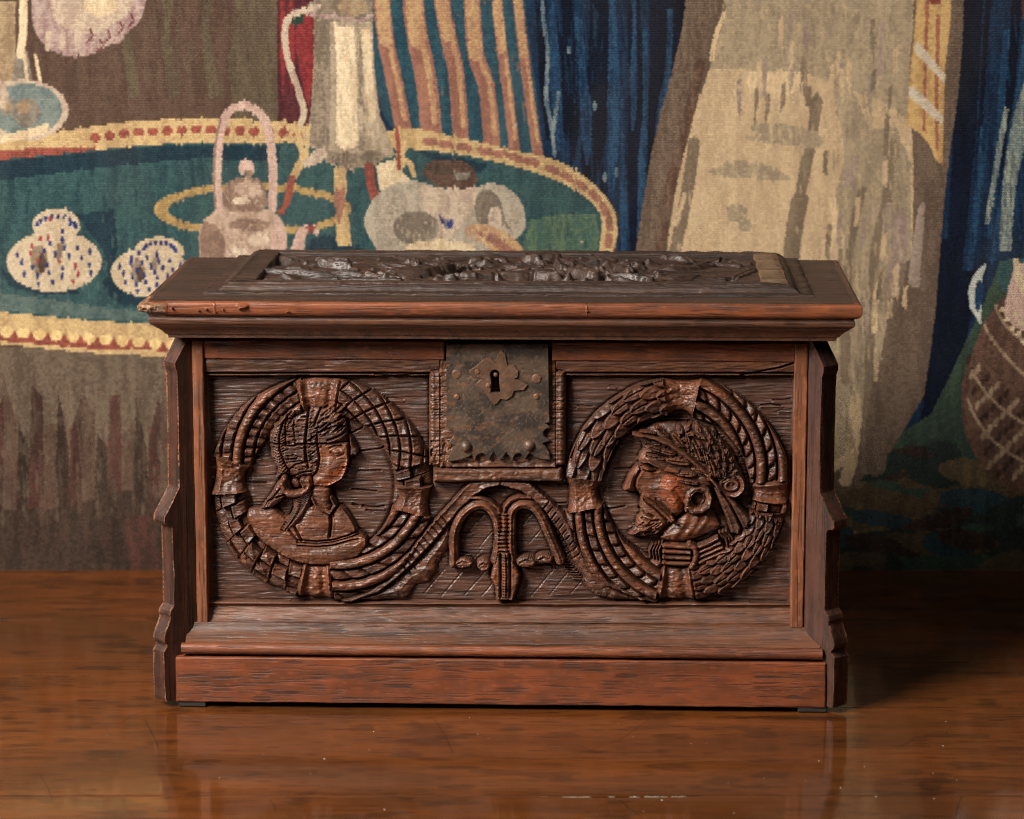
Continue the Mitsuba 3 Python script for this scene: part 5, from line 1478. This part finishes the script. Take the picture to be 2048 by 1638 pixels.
RH += (PART > 0) * np.where((PART == 3) | (PART == 4), .5, 1) * (4.0 * np.abs(nz(P2 * np.array([1 / 22, 1 / 15, 0]), 1, 73, 2)) - 1.0)      # chisel facets
RH = ndimage.gaussian_filter(RH, .42)
RH += .75 * (RH - ndimage.gaussian_filter(RH, 2.6)) + .22 * (RH - ndimage.gaussian_filter(RH, 7)) * (PART > 0)
RH += np.where(PART > 0, 1.3, .8) * nz(P2 * np.array([1 / 34, 1 / 5.5, 0]), 1, 71, 2) + .8 * nz(P2 * np.array([1 / 24, 1 / 2.8, 0]), 1, 74, 1) + .6 * nz(P2, 1 / 5, 72, 2) * (PART > 0)
RH = np.clip(RH, -7, 36)

o_, R_ = ROT.T @ CAM, ROT.T
DEEP = .00050                                          # metres of relief per unit of height
YM = YG - .0045                                        # the mean level of the carving: where its outline is measured
DR = np.stack([FW[k] + np.array([1.0, 0, 0])[k] * ((GU - 1024) / F) + UP[k] * ((819 - GW) / F) for k in range(3)], -1) @ R_.T
tt_ = (YM - o_[1]) / DR[..., 1]
CV = o_ + tt_[..., None] * DR
CV[..., 1] = YG + .0022 - RH * DEEP
du, dw_ = np.gradient(CV, axis=0), np.gradient(CV, axis=1)
CN = np.cross(du, dw_)
CN /= np.linalg.norm(CN, axis=2, keepdims=True)
if CN[..., 1].mean() > 0:
    CN = -CN
cf = grid_faces(len(us), len(ws))
q_ = CV.reshape(-1, 3)[cf[0]]
if np.cross(q_[1] - q_[0], q_[2] - q_[0])[1] > 0:
    cf = cf[:, ::-1]
flat_part, flat_tone = PART.ravel()[cf.min(1)], TONE.ravel()[cf.min(1)]
vflat, nflat = CV.reshape(-1, 3), CN.reshape(-1, 3)
for k in range(len(PARTS)):
    vs, ns_, fs, uu, off = [], [], [], [], 0
    for tn in np.unique(flat_tone[flat_part == k]):
        q = cf[(flat_part == k) & (flat_tone == tn)]
        used, inv = np.unique(q, return_inverse=True)
        vs.append(vflat[used]); ns_.append(nflat[used]); fs.append(inv.reshape(-1, 4) + off)
        uu.append(np.tile([float(tn), 0], (len(used), 1))); off += len(used)
    if vs:
        put(f'{C}__carved_panel' + (f'__{PARTS[k]}' if k else ''), np.vstack(vs), np.vstack(fs), 'oak', np.vstack(uu), normals=np.vstack(ns_))
tag(f'{C}__carved_panel__wreath', 'left carved wreath with lozenge checks and twisted ribs')
tag(f'{C}__carved_panel__wreath_001', 'right carved wreath with overlapping scales and twisted ribs')
tag(f'{C}__carved_panel__carved_bust', 'carved profile of a woman with plaited hair, facing right')
tag(f'{C}__carved_panel__carved_bust_001', 'carved profile of a bearded man with laurel crown, facing left')

# ---------------------------------------------------------------- lock plate
YP = FY - .0026                                        # front of the plate


def pl(pts, y=YP):
    return [tuple(loc(px, py, yl=y)[[0, 2]]) for px, py in pts]


def arc(cx, cy, r, a0, a1, n=9):
    return [(cx + r * math.cos(math.radians(a)), cy + r * math.sin(math.radians(a))) for a in np.linspace(a0, a1, n)]


outline = [(892.5, 688), (1097, 687), (1098, 760), (1099.5, 845), (1091, 847), (1099, 853), (1099.5, 857)] + arc(1097, 867, 10, 260, 120) + [(1101, 881), (1086, 887), (1092, 893), (1099, 906), (1101, 920), (1085, 919), (1068, 913), (1060, 905), (1050, 919)] \
    + arc(1037, 917, 10, 350, 190) + [(1026, 923), (1013, 905), (1001, 922), (987, 904), (978, 922), (971, 912)] + arc(963, 918, 11, 350, 190) + [(950, 922), (944, 910), (937, 914), (920, 920), (897, 924), (897, 914), (903, 900), (908, 891), (896, 886), (902, 880)] + arc(898, 868, 10, 60, -70) + [(893, 853)]
keyhole = arc(990, 749, 9, 150, 390, 14) + [(998, 764), (1000.5, 785), (982.5, 784), (984, 764)]
plate2 = Polygon(pl(outline)).buffer(0).difference(Polygon(pl(keyhole)))


def slab(poly, y_front, y_back, key, uv, wave=.0007, r=.0005, seed=0):
    """A forged sheet: front face in fine triangles, slightly hammered, with a softened rim."""
    tv, tf = trimesh.creation.triangulate_polygon(poly.buffer(-r), engine='earcut')
    m = trimesh.Trimesh(np.column_stack([tv, np.zeros(len(tv))]), tf, process=False)
    m.merge_vertices()
    v, f = trimesh.remesh.subdivide_to_size(m.vertices, m.faces, .004)
    m = trimesh.Trimesh(v, f); m.merge_vertices()
    v = np.array(m.vertices); f = np.array(m.faces)
    hz = wave * 2 * nz(v, 35, seed, 2)
    allv, allf, off = [np.column_stack([v[:, 0], y_front + hz, v[:, 1]])], [f], len(v)
    rings = [poly.exterior] + list(poly.interiors)
    ip = poly.buffer(-r)
    for k, ring_ in enumerate(rings):
        o = np.array(ring_.coords)[:-1]
        L = LineString(np.vstack([o, o[:1]]))
        n = int(L.length / .0012) + 8
        pts = np.array([L.interpolate(t, normalized=True).coords[0] for t in np.linspace(0, 1, n, endpoint=False)])
        bl = ip.exterior if k == 0 else ip.interiors[min(k - 1, len(ip.interiors) - 1)]
        bl = LineString(bl.coords)
        q = np.array([bl.interpolate(bl.project(__import__('shapely').Point(p))).coords[0] for p in pts])
        h1 = wave * 2 * nz(np.column_stack([q, q[:, 0] * 0]), 35, seed, 2)
        a_ = np.column_stack([q[:, 0], y_front + h1, q[:, 1]])
        b_ = np.column_stack([pts[:, 0], y_front + h1 + r, pts[:, 1]])
        c_ = np.column_stack([pts[:, 0], np.full(n, y_back), pts[:, 1]])
        i = np.arange(n); jn = (i + 1) % n
        for A_, B_ in ((0, n), (n, 2 * n)):
            allf.append(np.vstack([np.stack([i + A_, jn + A_, jn + B_], 1), np.stack([i + A_, jn + B_, i + B_], 1)]) + off)
        allv += [a_, b_, c_]; off += 3 * n
    put(key, np.vstack(allv), np.vstack(allf), 'iron', uv, 35)


LK = f'{C}__lock_plate'
slab(plate2, YP, FY + .0008, LK, (0, 0), seed=3)
tag(LK, 'worn iron lock plate with scalloped lower edge')
petal = [(1004, 700), (1011, 706), (1015, 730), (1028, 730), (1037, 741), (1036, 754), (1030, 757), (1044, 762), (1056, 770), (1048, 780), (1036, 781), (1028, 782), (1025, 792), (1013, 800), (1001, 798), (996, 806), (989, 810), (982, 803), (974, 790), (968, 782), (954, 766), (962, 757), (948, 754), (937, 746), (940, 740), (960, 726), (968, 716), (981, 716), (992, 724), (996, 706)]
slab(Polygon(pl(petal)).buffer(0).difference(Polygon(pl(keyhole)).buffer(.0004)), YP - .0013, YP + .0006, LK + '__escutcheon', (.55, 0), .0002, .0004, 5)
tag(LK + '__escutcheon', 'rusty leaf-shaped escutcheon round the keyhole')

def dome(px, py, r, h, uv, key, flat=False, y=YP):
    c = loc(px, py, yl=y)
    s_ = trimesh.creation.icosphere(subdivisions=3, radius=1)
    v = s_.vertices.copy()
    if flat:
        v[:, 1] = np.sign(v[:, 1]) * np.abs(v[:, 1]) ** .35
    v = v * np.array([r, h, r]) + .00025 * np.stack([nz(v + px, 2.2, 5 + k) for k in range(3)], 1)
    put(numbered(key), v + c, s_.faces, 'iron', uv, True)


for px, py in ((932, 893), (1058.5, 891)):
    dome(px, py, .0044, .0040, (.1, 0), LK + '__nail')
for px, py in ((913, 748), (1073, 757)):
    dome(px, py, .0037, .0011, (.75, 0), LK + '__rivet', True)
for px, py, r in ((955, 743, .0020), (914, 794, .0022), (1072.5, 793, .0022), (976, 771, .0019)):
    dome(px, py, r, .0011, (1.0, 0), LK + '__pin', True, YP - .0010 if 940 < px < 1000 else YP)
dome(991, 749, .0019, .0012, (.6, 0), LK + '__key_pin', False, FY - .0008)
